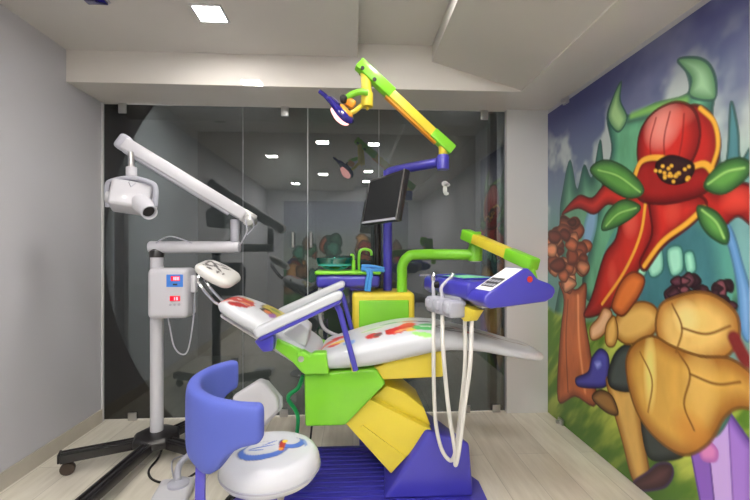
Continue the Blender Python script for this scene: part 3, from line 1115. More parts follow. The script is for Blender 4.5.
# base plate with a ribbed foot mat
b = NB()
outl = [(-.34, 1.80), (.60, 1.80), (.655, 1.86), (.665, 2.08), (.60, 2.22), (.42, 2.46), (.30, 2.50), (-.28, 2.50), (-.34, 2.42)]
prism(b, [(x, y, .002) for x, y in outl], (0, 0, .03))
bp = obj('base_plate', b, M['blue'], ch, bevel=.008)
b = NB()
for i in range(15):
    y = 1.84 + i * .043
    bx(b, -.31, .30 - max(0, i - 9) * .0, y, y + .018, .0315, .039)
r_ = obj('foot_mat', b, M['blue'], bp, bevel=.003)
hb = NB()
prof = [(383, 489), (430, 431), (470, 443), (474, 494)]
f = [W(px, py, 1.94) for px, py in prof]
f[0].z = f[3].z = .033
bk = [Vector((f[0].x + .03, 2.32, .033)), Vector((.20, 2.32, .37)), Vector((.36, 2.34, .35)), Vector((.52, 2.30, .24)), Vector((.60, 2.28, .033))]
fr = [Vector((p.x, p.y, p.z)) for p in f]
va = [hb.verts.new(p) for p in fr]
vb = [hb.verts.new(p) for p in bk]
hb.faces.new(va)
hb.faces.new(vb[::-1])
hb.faces.new((va[0], vb[0], vb[1], va[1]))
hb.faces.new((va[1], vb[1], vb[2]))
hb.faces.new((va[1], vb[2], vb[3], va[2]))
hb.faces.new((va[2], vb[3], vb[4], va[3]))
hb.faces.new((va[3], vb[4], vb[0], va[0]))
obj('base_housing', hb, M['blue'], ch, bevel=.018, seg=3)
la = slab('lift_arm', [(344, 422), (369, 399), (432, 430), (391, 474)], 1.97, 2.3, M['yellow'], bevel=.006)
b = NB()
p0, p1 = W(362, 426, 1.967), W(404, 457, 1.967)
beam(b, p0, p1, .012, .012)
obj('seam_strip', b, M['yellow'], la)
slab('lift_cover', [(372, 398), (386, 386), (404, 392), (424, 408), (431, 426)], 2.02, 2.3, M['yellow'], bevel=.006)
slab('seat_box', [(304, 374), (376, 369), (386, 384), (345, 426), (305, 427)], 1.93, 2.32, M['green'], bevel=.012)
slab('seat_pan', [(374, 368), (379, 380), (443, 377), (446, 351), (410, 352)], 1.95, 2.3, M['yellow'], bevel=.006)
# seat cushion: arched, tapering to the foot end
zt = [(-.17, .755, .665), (-.05, .79, .668), (.10, .835, .678), (.28, .868, .715), (.45, .862, .748), (.62, .825, .742), (.80, .775, .705), (.91, .745, .682), (.985, .73, .672)]
hw = [.205, .235, .245, .245, .24, .23, .205, .17, .135]
st = []
for (x, t, bo), w in zip(zt, hw):
    st.append(((x, CY + .0, (t + bo) / 2), (0, 1, 0), (0, 0, 1), w, (t - bo) / 2))
b = NB()
cushion(b, st, .0085, 110, 3.0, .05)
seat = obj('seat', b, M['print'], ch, ang=60)
RD, GR, YE, BK, SK, PU = (200, 44, 40), (60, 175, 90), (225, 190, 70), (50, 42, 44), (222, 160, 110), (120, 80, 150)


def seat_print(P, N):
    k = sstep(.12, .3, N[:, 2])
    y = P[:, 1] - CY + .035
    return blobs(P[:, 0], y, k, [
        (-.13, .0, .06, .03, 20, (214, 80, 50)), (-.07, -.05, .05, .022, 10, YE), (-.07, .05, .05, .028, -10, RD), (-.02, -.11, .03, .03, 0, (120, 160, 220)), (-.10, -.08, .03, .02, 0, RD),
        (.105, -.115, .042, .032, 0, RD), (.125, -.12, .024, .02, 0, (110, 70, 60)), (.10, .0, .06, .014, 10, (150, 190, 120)),
        (.24, -.10, .085, .05, 20, RD), (.28, -.04, .05, .035, 40, (214, 60, 50)), (.25, -.12, .05, .014, 15, SK), (.29, -.13, .034, .014, 30, YE),
        (.35, -.11, .055, .035, -15, (90, 190, 110)), (.38, -.06, .05, .032, 20, GR), (.365, -.085, .034, .014, 0, (235, 240, 230)), (.33, -.18, .05, .016, -15, (150, 215, 110)),
        (.2, .05, .06, .012, 0, (90, 150, 110)), (.30, .04, .06, .014, 0, (190, 120, 90)), (.38, .03, .04, .014, 0, BK),
        (.50, -.07, .085, .055, 10, BK), (.50, -.07, .07, .043, 10, (194, 197, 203)), (.49, -.08, .045, .014, 30, (90, 80, 80)), (.53, -.05, .02, .03, 0, (190, 170, 170)),
        (.58, -.08, .018, .03, 0, RD), (.66, -.02, .095, .014, -8, BK), (.67, -.06, .07, .01, -14, (140, 110, 110)), (.78, -.02, .08, .010, -4, (120, 100, 96)), (.74, .03, .03, .01, 0, (180, 60, 60)), (.88, -.01, .04, .01, -10, (120, 90, 80)),
    ], (194, 197, 203))


print_on(seat, seat_print)
# backrest
nb_ = Vector((.50, 0, .866)).normalized()
B0, B1 = Vector((-.665, CY + .01, .985)), Vector((-.17, CY, .70))
ax = (B1 - B0).normalized()
nb_ = Vector((-ax.z, 0, ax.x))
st = []
for t, w, h in ((0, .14, .035), (.15, .185, .042), (.4, .215, .05), (.7, .215, .05), (1, .20, .045)):
    st.append((B0.lerp(B1, t) + nb_ * (.018 * math.sin(PI * t)), YV, nb_, w, h))
b = NB()
cushion(b, st, .0085, 100, 3.0, .045)
back = obj('backrest', b, M['print'], ch, ang=60)


def back_print(P, N):
    k = sstep(.3, .6, N @ np.array(nb_))
    u = (P - np.array(B0)) @ np.array(ax)
    v = P[:, 1] - CY
    top = B0 + nb_ * .06

    def at(px, py, ru, rv, rot, col):
        q = hit(px, py, top, nb_)
        return ((q - B0).dot(ax), q.y - CY, ru, rv, rot, col)
    return blobs(u, v, k, [
        at(230, 294, .05, .03, 60, (190, 45, 42)), at(238, 296, .07, .04, 75, (190, 45, 42)), at(245, 299, .06, .05, 40, (196, 50, 44)), at(240, 302, .05, .03, 20, (160, 38, 38)), at(249, 303, .03, .04, 0, (186, 44, 40)),
        at(241, 297, .014, .016, 0, (226, 212, 212)), at(250, 299, .026, .022, 0, (206, 170, 70)), at(246, 302, .024, .02, 0, (222, 160, 110)), at(233, 297, .02, .014, 0, (222, 190, 180)),
        at(247, 289, .10, .008, 30, BK), at(254, 295, .04, .008, 60, BK),
        at(274, 312, .07, .135, 0, (84, 66, 50)), at(274, 312, .062, .128, 0, (190, 172, 76)), at(266, 312, .035, .05, 20, (60, 46, 42)), at(267, 313, .022, .035, 0, (214, 130, 80)),
        at(275, 312, .035, .03, 0, (120, 140, 70)), at(279, 310, .02, .02, 0, (50, 42, 44)), at(283, 309, .03, .03, 30, (214, 190, 110)), at(284, 312, .02, .02, 0, (90, 70, 60)), at(272, 317, .018, .05, 0, (150, 100, 160)),
    ], (194, 197, 203))


print_on(back, back_print)
b = NB()
cushion(b, [(B0 - nb_ * .05 + ax * .03, YV, nb_, .10, .012), (B0 - nb_ * .052 + ax * .52, YV, nb_, .16, .016)], .03, 40, 4, .02)
obj('back_shell', b, M['whitepl'], ch, ang=50)
# headrest with bracket
hcn = Vector((-.712, CY + .03, 1.128))
ah = Vector((.87, 0, -.49)).normalized()
nh = Vector((.48, -.2, .85)).normalized()
ah = (ah - nh * ah.dot(nh)).normalized()
sh_ = nh.cross(ah).normalized()
b = NB()
cushion(b, [(hcn - ah * .105, sh_, nh, .085, .026), (hcn, sh_, nh, .108, .032), (hcn + ah * .11, sh_, nh, .095, .03)], .008, 80, 3.0, .045)
hr = obj('headrest', b, M['print'], ch, ang=60)


def head_print(P, N):
    k = sstep(.3, .6, N @ np.array(nh))
    u = (P - np.array(hcn)) @ np.array(ah)
    v = (P - np.array(hcn)) @ np.array(sh_)
    L = [(-.045, -.03, .04, .007, 40, BK), (-.05, .02, .035, .007, -30, BK), (-.07, .0, .007, .04, 10, BK), (-.02, .035, .035, .006, 20, BK), (.0, -.02, .032, .006, -35, BK),
         (.02, .03, .026, .007, 40, BK), (-.01, .06, .026, .006, 0, BK), (.015, -.055, .008, .016, 0, BK), (.04, -.045, .008, .014, 0, BK), (-.03, -.06, .014, .007, 0, BK), (-.03, .0, .012, .012, 0, BK)]
    return blobs(u, v, k, L, (200, 199, 197))


print_on(hr, head_print)
b = NB()
for sy in (-.05, .05):
    y = CY + sy
    q = hcn - ah * .06 - nh * .035
    tube(b, [(q.x, y + .02, q.z), (q.x - .005, y, q.z - .035), (-.745, y, 1.035), (-.70, y, .985), (-.62, y, .945)], .0075, 8, 1)
obj('headrest_bracket', b, M['chrome'], ch)


# armrests, near and far
def armrest(Y, far):
    a0, a1 = Vector((-.435, Y, .868)), Vector((-.045, Y, 1.045))
    if far:
        a0 = a0.lerp(a1, -.02)
    d = (a1 - a0).normalized()
    n = Vector((-d.z, 0, d.x))
    b = NB()
    cushion(b, [(a0 + n * .008, YV, n, .052, .024), (a1 + n * .008, YV, n, .044, .021)], .03, 60, 5, .025)
    A = obj('armrest', b, M['vinyl'], ch, ang=60)
    b = NB()
    cushion(b, [(a0 - n * .020 + d * .008, YV, n, .049, .011), (a1 - n * .018 - d * .015, YV, n, .042, .010)], .03, 32, 5, .02)
    obj('trim_strip', b, M['bluemetal'], A, ang=50)
    b = NB()
    s = .052
    yo = Y + (-s if not far else s)
    tube(b, [(-.075, Y, 1.0), (-.06, Y, .97), (.012, Y, .70)], .0135, 10, 1)
    obj('support_bar', b, M['bluemetal'], A)
    b = NB()
    P_ = [(-.44, .845), (-.35, .872), (-.355, .80), (-.40, .795)]
    prism(b, [(x, Y - .03, z) for x, z in P_], (0, .06, 0))
    obj('bracket', b, M['blue'], A, bevel=.008)


armrest(1.83, False)
armrest(2.42, True)
# white mechanism cover and lime hinges under the backrest
slab('hinge_cover', [(281, 335), (300, 322), (309, 330), (306, 347), (284, 341)], 1.93, 2.1, M['whitepl'], bevel=.01)
for Y0 in (1.885, 2.30):
    hl = slab('hinge_link', [(277, 339), (300, 350), (309, 356), (303, 374), (292, 362), (275, 349)] if Y0 < 2 else [(290, 328), (312, 338), (320, 350), (312, 362), (303, 348), (288, 338)], Y0, Y0 + .04, M['green'], bevel=.006)
    hk = slab('hinge_block', [(297, 353), (302, 351), (310, 356), (314, 353), (326, 353), (329, 374), (304, 375), (297, 362)] if Y0 < 2 else [(305, 344), (318, 340), (330, 344), (330, 362), (306, 362)], Y0 - .012, Y0 + .05, M['green'], bevel=.008)
    if Y0 < 2:
        b = NB()
        lathe(b, [(0, 0), (.014, 0), (.014, .005), (0, .006)], W(301, 359, Y0 - .0115), Vector((0, -1, 0)), 18)
        obj('bolt', b, M['steel'], hk)
slab('seat_bracket', [(350, 365), (355, 364), (357, 372), (352, 372)], 1.85, 1.94, M['yellow'], bevel=.003)
b = NB()
tube(b, [W(303, 376, 2.1), W(298, 388, 2.12), W(288, 398, 2.15), Vector((-.30, 2.2, .34)), Vector((-.33, 2.3, .1)), Vector((-.30, 2.35, .045))], .011, 10)
obj('drain_hose', b, M['greenhose'], ch)
b = NB()
tube(b, [W(305, 378, 2.2), Vector((-.22, 2.22, .4)), Vector((-.24, 2.25, .12)), Vector((-.2, 2.3, .045))], .006, 8)
obj('power_hose', b, M['rubber'], ch)

# ------------------------------------------------------------------ cabinet behind the chair
cb = thing('dental_cabinet', 'yellow framed lime green dental cabinet behind the chair seat', 'cabinet', (.19, 2.6, 0))
cA, cB = W(352, 293, 2.45), W(415, 293, 2.45)
b = NB(); bx(b, cA.x, cB.x, 2.45, 2.76, .56, cA.z)
obj('body', b, M['yellow'], cb, bevel=.025, seg=4)
b = NB(); bx(b, W(359, 300, 2.445).x, W(409, 300, 2.445).x, 2.442, 2.46, .60, W(359, 300.5, 2.445).z)
obj('front_panel', b, M['green'], cb, bevel=.008, seg=3)
b = NB(); bx(b, .07, .16, 2.53, 2.66, .02, .575); bx(b, .04, .19, 2.51, 2.74, .002, .03)
obj('pedestal', b, M['bluemetal'], cb, bevel=.006)

# cuspidor tray with bowl and taps
zt_ = 1.10
cu = thing('cuspidor', 'blue and lime rinse basin unit with green glass bowl beside the lamp pole', 'rinse basin', (.0, 2.52, 0))
x0, x1 = W(316, 275, 2.5).x, W(380, 275, 2.5).x
b = NB(); bx(b, x0, x1, 2.49, 2.685, zt_ - .085, zt_ - .005)
obj('body', b, M['blue'], cu, bevel=.025, seg=4)
b = NB(); bx(b, x0 - .008, x1 + .006, 2.482, 2.69, zt_ - .004, zt_ + .02)
obj('rim', b, M['green'], cu, bevel=.011, seg=3)
bc = Vector((W(335, 270, 2.58).x, 2.588, zt_ + .02))
b = NB()
lathe(b, [(.03, .0), (.075, .012), (.115, .045), (.122, .08), (.118, .08), (.109, .049), (.07, .018), (0, .012)], bc, seg=36, close=False)
obj('bowl', b, M['bowl_glass'], cu)
b = NB()
lathe(b, [(.108, .03), (.12, .0745), (.116, .0745), (.1, .035)], bc, seg=36, close=False)
lathe(b, [(0, .014), (.055, .017), (.07, .02), (.06, .024), (0, .02)], bc, seg=30)
obj('bowl_lining', b, M['teal'], cu)
b = NB()
p = W(353.5, 272, 2.56)
tube(b, [(p.x, 2.56, zt_ + .015), (p.x, 2.56, zt_ + .085)], .012, 12, 1)
tube(b, [(p.x, 2.56, zt_ + .08), (p.x - .002, 2.56, zt_ + .115), (p.x - .02, 2.56, zt_ + .12)], .007, 10)
obj('bowl_tap', b, M['green'], cu)
b = NB()
p = W(359, 272, 2.56); q = W(371, 255, 2.56)
tube(b, [(p.x, 2.56, zt_ + .015), (p.x, 2.56, 1.21), (p.x + .008, 2.56, 1.243), (p.x + .03, 2.56, 1.255), (q.x - .018, 2.56, 1.252), (q.x, 2.56, 1.24), (q.x + .004, 2.56, 1.215)], .0085, 12, 6)
obj('cup_tap', b, M['green'], cu)
b = NB()
p = W(316.5, 284, 2.45)
tube(b, [(p.x + .012, 2.55, zt_ - .09), (p.x + .008, 2.55, .9), (p.x + .04, 2.56, .75), (-.012, 2.44, .70)], .011, 10)
obj('drain_pipe', b, M['whitepl'], cu)
b = NB(); bx(b, -.02, .10, 2.55, 2.62, .99, zt_ - .07)
obj('support', b, M['bluemetal'], cu, bevel=.004)
# blue suction tubes and holder
sh = thing('suction_hoses', 'light blue suction tubes folded over a holder at the basin', 'suction hoses', W(372, 270, 2.42))
YS = 2.465
b = NB()
for i, dx in enumerate((0, 3.2)):
    tube(b, [W(362, 269 + i, YS + .02), W(366 + dx, 269.5, YS), W(368.3 + dx, 274, YS - .015), W(367 + dx, 281, YS - .012), W(366 + dx, 291, YS + .0)], .0105, 10)
obj('tube', b, M['cyan'], sh)
b = NB()
tube(b, [W(362, 266, YS + .07), W(372, 266.4, YS + .05), W(384, 269, YS + .05)], .012, 10)
tube(b, [W(368, 270, YS + .03), W(376, 270, YS + .02), W(384, 271, YS + .04)], .010, 10)
obj('tube', b, M['cyan'], sh)
b = NB()
pa, pb = W(361, 271, 2.44), W(385, 265, 2.44)
bx(b, pa.x, pb.x - .02, 2.505, 2.545, 1.122, 1.14)
obj('holder', b, M['blue'], sh, bevel=.005)

# ------------------------------------------------------------------ operating light on its pole
PX, PY_ = .226, 2.60
ol = thing('operating_light', 'overhead operating light on blue pole with yellow and lime jointed arm', 'dental lamp', (PX, PY_, cA.z))
b = NB()
tube(b, [(PX, PY_, cA.z + .0005), (PX, PY_, 1.70), (PX + .005, PY_ - .003, 1.742), (PX + .04, PY_ - .03, 1.762), (.50, 2.33, 1.765)], .029, 18, 6)
pole = obj('pole', b, M['bluemetal'], ol)
b = NB()
lathe(b, [(0, -.045), (.035, -.045), (.036, .03), (.03, .04), (0, .04)], (.525, 2.312, 1.765), seg=20)
obj('joint', b, M['bluemetal'], pole)
YL = 2.31
jb = Vector((.525, YL, 1.765))
b = NB()
tube(b, [jb + Vector((0, 0, .041)), W(443, 141, YL)], .026, 16, 1)
obj('post', b, M['yellow'], ol, bevel=.004)
a0, a1 = W(449, 149, YL), W(361, 66, YL - .06)
d = (a1 - a0).normalized()
_, s_, n_ = frame_from(d)
Lh = (a1 - a0).length
b = NB(); beam(b, a0 + d * Lh * .19, a0 + d * Lh * .70, .058, .054)
sp = obj('spring_arm', b, M['yellow'], ol, bevel=.008)
b = NB(); beam(b, a0 - d * .02 + n_ * .004, a0 + d * Lh * .2, .064, .060)
obj('end_cover', b, M['green'], sp, bevel=.008)
b = NB(); beam(b, a0 + d * Lh * .66 + n_ * .003, a1 + d * .02, .066, .064)
obj('end_cover', b, M['green'], sp, bevel=.008)
b = NB()
beam(b, a0 + d * Lh * .12 - n_ * .031, a0 + d * Lh * .69 - n_ * .033, .036, .014)
obj('arm_channel', b, M['orange'], sp, bevel=.003)
for f in (.97, .84):
    b = NB()
    c = a0 + d * Lh * f - n_ * .018
    lathe(b, [(0, -.04), (.011, -.04), (.011, .04), (0, .04)], c, s_, 14)
    obj('pivot_bolt', b, M['rubber'], sp)
# hanging post and yoke
YK = YL - .05
b = NB()
tube(b, [W(365.5, 73, YK), W(367, 98, YK)], .03, 16, 1)
obj('drop_post', b, M['yellow'], ol, bevel=.005)
b = NB()
tube(b, [W(367, 93, YK), W(367, 107, YK)], .034, 16, 1)
tube(b, [W(367, 107, YK), W(367.5, 110, YK)], .008, 10, 1)
obj('swivel', b, M['yellow'], ol, bevel=.004)
b = NB()
tube(b, [W(368, 92.5, YK - .035), W(360, 92, YK - .04), W(352, 94.5, YK - .04), W(346, 98.5, YK - .03)], .018, 12, 6)
yk_ = obj('yoke', b, M['green'], ol)
b = NB()
tube(b, [W(366, 103, YK), W(361, 106, YK), W(355, 111, YK - .01), W(350, 113, YK - .02)], .014, 12, 6)
obj('yoke_strut', b, M['yellow'], yk_)
b = NB()
box(b, W(350, 103, YK - .02), (.06, .05, .05), Matrix.Rotation(.6, 3, 'Y'))
obj('mount', b, M['orange'], yk_, bevel=.012)
b = NB()
lathe(b, [(0, -.02), (.018, -.018), (.02, .012), (.01, .022), (0, .022)], W(343.5, 99, YK - .06), Vector((0, -1, .2)), 16)
obj('knob', b, M['rubber'], yk_)
# lamp head: long shallow reflector
hA, hB = W(327, 98, YK - .03), W(350.5, 125, YK - .05)
dh = (hB - hA).normalized()
side = Vector((0, 1, 0)) - dh * dh.y
side.normalize()
nrm = dh.cross(side).normalized()
if nrm.x > 0:
    nrm = -nrm                                   # towards lower left, over the patient
side, nrm = (side * math.cos(.5) - nrm * math.sin(.5)).normalized(), (nrm * math.cos(.5) + side * math.sin(.5)).normalized()
Lt = (hB - hA).length
b = NB()
prof = [(0.0, .028, .012), (.15, .036, .016), (.4, .052, .024), (.65, .062, .028), (.85, .054, .024), (1.0, .026, .012)]
cushion(b, [(hA + dh * Lt * t - nrm * .012, side, nrm, w, h) for t, w, h in prof], .01, 40, 2.2, .02)
hd = obj('lamp_head', b, M['navy'], ol, ang=60)
b = NB()
cushion(b, [(hA + dh * Lt * t + nrm * (.012 + k), side, nrm, w, h) for t, w, h, k in ((.3, .028, .010, .002), (.5, .044, .014, .006), (.7, .05, .016, .008), (.92, .032, .012, .002))], .01, 36, 2.2, .02)
obj('lens', b, M['lens'], hd, ang=60)
b = NB()
tube(b, [hA + dh * .03, hA - dh * .02, hA - dh * .05 - Vector((0.01, 0, 0))], .012, 10)
obj('handle', b, M['navy'], hd)
b = NB()
cushion(b, [(hA + dh * Lt * t - nrm * .034, side, nrm, w, .010) for t, w in ((.42, .022), (.65, .034), (.88, .022))], .01, 30, 2.4, .015)
obj('back_cover', b, M['orange'], hd, ang=60)

# ------------------------------------------------------------------ monitor
mo = thing('monitor', 'black flat monitor tilted back on a dark post beside the blue pole', 'monitor', (.168, 2.725, cA.z))
TL, TR, BR, BL = W(369.5, 181, 2.50), W(404, 167.5, 2.14), W(397.5, 221, 2.10), W(362, 223.5, 2.46)
mc = (TL + TR + BR + BL) / 4
mx_ = ((TR + BR) - (TL + BL)).normalized()
mz_ = ((TL + TR) - (BL + BR))
mz_ = (mz_ - mx_ * mz_.dot(mx_)).normalized()
mn = mx_.cross(mz_).normalized()
if mn.x > 0:
    mn = -mn
mw, mh = ((TR - TL).length + (BR - BL).length) / 2, ((TL - BL).length + (TR - BR).length) / 2
MR = Matrix((mx_, mz_, mn)).transposed()
b = NB(); box(b, mc - mn * .018, (mw, mh, .036), MR)
case = obj('casing', b, M['black'], mo, bevel=.008)
b = NB(); box(b, mc + mn * .0008, (mw - .03, mh - .035, .002), MR)
obj('screen', b, M['screen'], mo)
for s in (-1, 1):
    b = NB()
    box(b, mc + mn * .002 + mx_ * s * (mw / 2 - .006), (.008, mh - .004, .004), MR)
    obj('bezel_edge', b, M['steel'], case)
b = NB(); box(b, mc + mn * .0025 - mz_ * (mh / 2 - .010), (mw - .02, .012, .004), MR)
obj('lower_bezel', b, M['grey'], case)
b = NB()
pm = Vector((.168, 2.725, 0))
tube(b, [(pm.x, pm.y, cA.z + .0005), (pm.x, pm.y, mc.z - .05)], .021, 14, 1)
obj('post', b, M['black'], mo)
b = NB()
beam(b, (pm.x, pm.y, mc.z - .06), mc - mn * .036 - mz_ * .04, .03, .04)
obj('bracket', b, M['black'], mo, bevel=.005)

# ------------------------------------------------------------------ instrument console on its arm
IO, IE, IP = Vector((.555, 1.58, 0)), Vector((-.255, .967, 0)), Vector((.967, .255, 0))


def I(a, c, z):
    return IO + IP * a + IE * c + Vector((0, 0, z))


ic = thing('instrument_console', 'blue instrument console with white key label on a lime and yellow arm', 'instrument console', I(.1, .3, 1.0))
b = NB()
hump = [(0, 1.012), (-.035, 1.04), (-.022, 1.068), (.165, 1.172), (.182, 1.175), (.202, 1.158), (.230, 1.128), (.29, 1.108), (.318, 1.09), (.322, 1.07), (.306, 1.045), (.27, 1.03)]
prism(b, [I(a, 0, z) for a, z in hump], IE * .14)
body = obj('console_body', b, M['blue'], ic, bevel=.012, seg=3)
b = NB()
slabp = [(0, 1.022), (-.034, 1.044), (-.034, 1.10), (-.016, 1.113), (.20, 1.113), (.23, 1.10), (.23, 1.05), (.20, 1.022)]
prism(b, [I(a, .125, z) for a, z in slabp], IE * .445)
obj('tray_body', b, M['blue'], ic, bevel=.012, seg=3)
b = NB()
for a0_, a1_, c0_, c1_ in ((.0, .19, .22, .232), (.0, .19, .53, .542), (.0, .012, .22, .54), (.178, .19, .22, .54)):
    prism(b, [I(a0_, c0_, 1.1135), I(a1_, c0_, 1.1135), I(a1_, c1_, 1.1135), I(a0_, c1_, 1.1135)], (0, 0, .008))
obj('tray_rim', b, M['bluemetal'], ic, bevel=.002)
b = NB()
prism(b, [I(.02, .25, 1.1138), I(.17, .25, 1.1138), I(.17, .46, 1.1138), I(.02, .46, 1.1138)], (0, 0, .007))
obj('tray_mat', b, M['mat'], ic, bevel=.003)
# white key label on the sloping face
sl = Vector((.187, 0, .104)).normalized()
sn = Vector((-sl.z, 0, sl.x))


def onslope(t, c, lift):
    a = -.022 + sl.x * t
    z = 1.068 + sl.z * t
    p = I(a, c, z)
    return p + (IP * sn.x + Vector((0, 0, sn.z))) * lift


sdir = (IP * sn.x + Vector((0, 0, sn.z)))
b = NB()
prism(b, [onslope(t, c, .0005) for t, c in ((.03, .014), (.21, .014), (.21, .126), (.03, .126))], sdir * .0015)
lb = obj('key_label', b, M['label'], ic, smooth=False)
b = NB()
prism(b, [onslope(t, c, .002) for t, c in ((.055, .026), (.125, .026), (.125, .116), (.055, .116))], sdir * .0012)
obj('key_field', b, M['ink'], lb, smooth=False)
b = NB()
for i in range(4):
    for j in range(2):
        t, c = .062 + j * .03, .031 + i * .021
        prism(b, [onslope(t, c, .0032), onslope(t + .016, c, .0032), onslope(t + .016, c + .015, .0032), onslope(t, c + .015, .0032)], sdir * .0008)
obj('keys', b, M['grey'], lb, smooth=False)
b = NB()
lathe(b, [(0, 0), (.013, 0), (.013, .003), (0, .004)], I(.185, -.0005, 1.128), -IE, 18)
obj('badge', b, M['red'], ic)
b = NB()
lathe(b, [(0, 0), (.016, 0), (.016, .02), (.012, .026), (0, .026)], I(-.034, .40, 1.078), -IP, 18)
obj('knob', b, M['rubber'], ic)
b = NB()
prism(b, [I(.02, .10, 1.0), I(.19, .10, 1.0), I(.19, .47, 1.0), I(.02, .47, 1.0)], (0, 0, .0215))
obj('underside_plate', b, M['steel'], ic, bevel=.004)
# yellow bracket and grey holders below the front edge
b = NB()
yb = [(.10, 1.005), (.42, 1.03), (.42, 1.02), (.30, .985), (.19, .942), (.15, .952)]
prism(b, [I(-.012 if True else 0, c, z - .012) for c, z in yb], IP * .045)
obj('front_bracket', b, M['yellow'], ic, bevel=.004)
holders = []
for i, c in enumerate((.22, .31, .40)):
    b = NB()
    R = Matrix((IP, IE, Vector((0, 0, 1)))).transposed()
    box(b, I(-.042, c, .985), (.085, .07, .075), R)
    box(b, I(-.082, c, .99), (.03, .05, .05), R)
    obj('holder', b, M['grey'], ic, bevel=.012, seg=3)
b = NB()
beam(b, I(-.015, .20, 1.028), I(-.015, .42, 1.028), .03, .02)
obj('holder_rail', b, M['grey'], ic, bevel=.004)
# pipe arm, elbow and spring arm that carry the console
b = NB()
pp = W(402, 293, 2.50)
pe = W(476, 253.5, 2.32)
q = W(402, 266, 2.50)
tube(b, [(pp.x, 2.50, cA.z + .0005), (pp.x, 2.50, 1.09), (pp.x + .003, 2.498, 1.155), (pp.x + .035, 2.487, 1.205), (pp.x + .10, 2.47, 1.222), (pe.x - .05, pe.y + .012, 1.222), (pe.x, pe.y, 1.222)], .032, 18, 8)
pa_ = obj('pipe_arm', b, M['green'], ic)
b = NB()
lathe(b, [(0, -.04), (.04, -.04), (.042, .03), (.036, .05), (.034, .13), (0, .13)], (pe.x - .005, pe.y, 1.226), seg=20)
obj('elbow', b, M['green'], ic)
b = NB()
lathe(b, [(0, 0), (.03, 0), (.03, .006), (0, .006)], (pe.x - .005, pe.y, 1.18), seg=20)
obj('elbow_ring', b, M['steel'], ic)
s0, s1 = W(467, 235, 2.31), I(.17, .09, 1.168)
s1 = W(535, 265, 1.85)
d = (s1 - s0).normalized()
Lh = (s1 - s0).length
b = NB(); beam(b, s0 + d * Lh * .12, s0 + d * Lh * .72, .06, .054)
sa2 = obj('spring_arm', b, M['yellow'], ic, bevel=.006)
b = NB(); beam(b, s0 - d * .02, s0 + d * Lh * .16, .066, .062)
obj('end_cover', b, M['green'], sa2, bevel=.008)
b = NB(); beam(b, s0 + d * Lh * .66, s1 + d * .0, .066, .060)
obj('end_cover', b, M['green'], sa2, bevel=.008)
b = NB(); tube(b, [s1 - d * .04 - Vector((0, 0, .02)), Vector((s1.x - .01, s1.y + .01, 1.11))], .026, 14, 1)
obj('console_pivot', b, M['green'], ic)


def hang_tool(name, label, cat, c, tip, back, low, hx):
    top = I(-.058, c, 1.03)
    t = thing(name, label, cat, top)
    b = NB()
    tube(b, [I(-.058, c, .965), I(-.058, c, 1.03), I(-.061, c, 1.075), I(-.052 + back, c + .01, 1.125)], lambda u: .0105 - .0035 * u, 12)
    h = obj('handle', b, M['white'], t)
    b = NB()
    if tip:
        e = I(-.052 + back, c + .01, 1.12)
        lathe(b, [(0, -.02), (.017, -.016), (.018, .01), (.008, .02), (0, .02)], e - Vector((0, 0, .004)), seg=14)
        tube(b, [e, e + Vector((-.03, -.01, .008)), e + Vector((-.075, -.02, .006))], .0045, 8)
        obj('nozzle', b, M['chrome'], t)
    else:
        e = I(-.052 + back, c + .01, 1.122)
        lathe(b, [(0, -.006), (.01, -.006), (.01, .018), (0, .018)], e, Vector((.5, .1, 1)), 14)
        obj('head', b, M['steel'], t)
    b = NB()
    tube(b, [I(-.058, c, .968)] + low + [hx], .0092, 10, 10)
    obj('hose', b, M['hose'], t)
    return t


hang_tool('air_syringe', 'white spray syringe with a side nozzle, leftmost in the console holders', 'dental syringe', .40, True, 0, [
    W(433.5, 345, 1.86), W(434, 390, 1.86), W(436, 425, 1.86), W(442, 450, 1.86), W(451, 460.5, 1.85), W(456, 448, 1.83), W(460, 415, 1.80), W(465, 365, 1.77)], I(.012, .225, .964))
hang_tool('dental_handpiece', 'white slim handpiece leaning forward in the second console holder', 'dental handpiece', .31, False, .05, [
    W(443, 345, 1.76), W(446, 385, 1.76), W(450, 420, 1.76), W(455, 450, 1.76), W(455.5, 465, 1.75), W(459, 450, 1.73), W(464, 410, 1.71), W(470, 365, 1.69)], I(.012, .165, .936))

# ------------------------------------------------------------------ operator stool, near
SX, SY = -.312, 1.54
so = thing('operator_stool', 'white round stool with blue printed seat and curved blue foam back', 'stool', (SX, SY, 0))
b = NB()
prof = [(0, .40), (.155, .40), (.174, .406), (.182, .42), (.185, .438)]
for i in range(1, 9):
    a = PI / 2 * i / 8
    prof.append((.185 - .045 * (1 - math.cos(a)), .442 + .053 * math.sin(a)))
for i in range(1, 26):
    r = .14 * (1 - i / 25)
    prof.append((r if i < 25 else 0, .495 + .008 * (1 - (r / .14) ** 2)))
lathe(b, prof, (SX, SY, 0), seg=160)
seat_o = obj('seat', b, M['print'], so, ang=50)


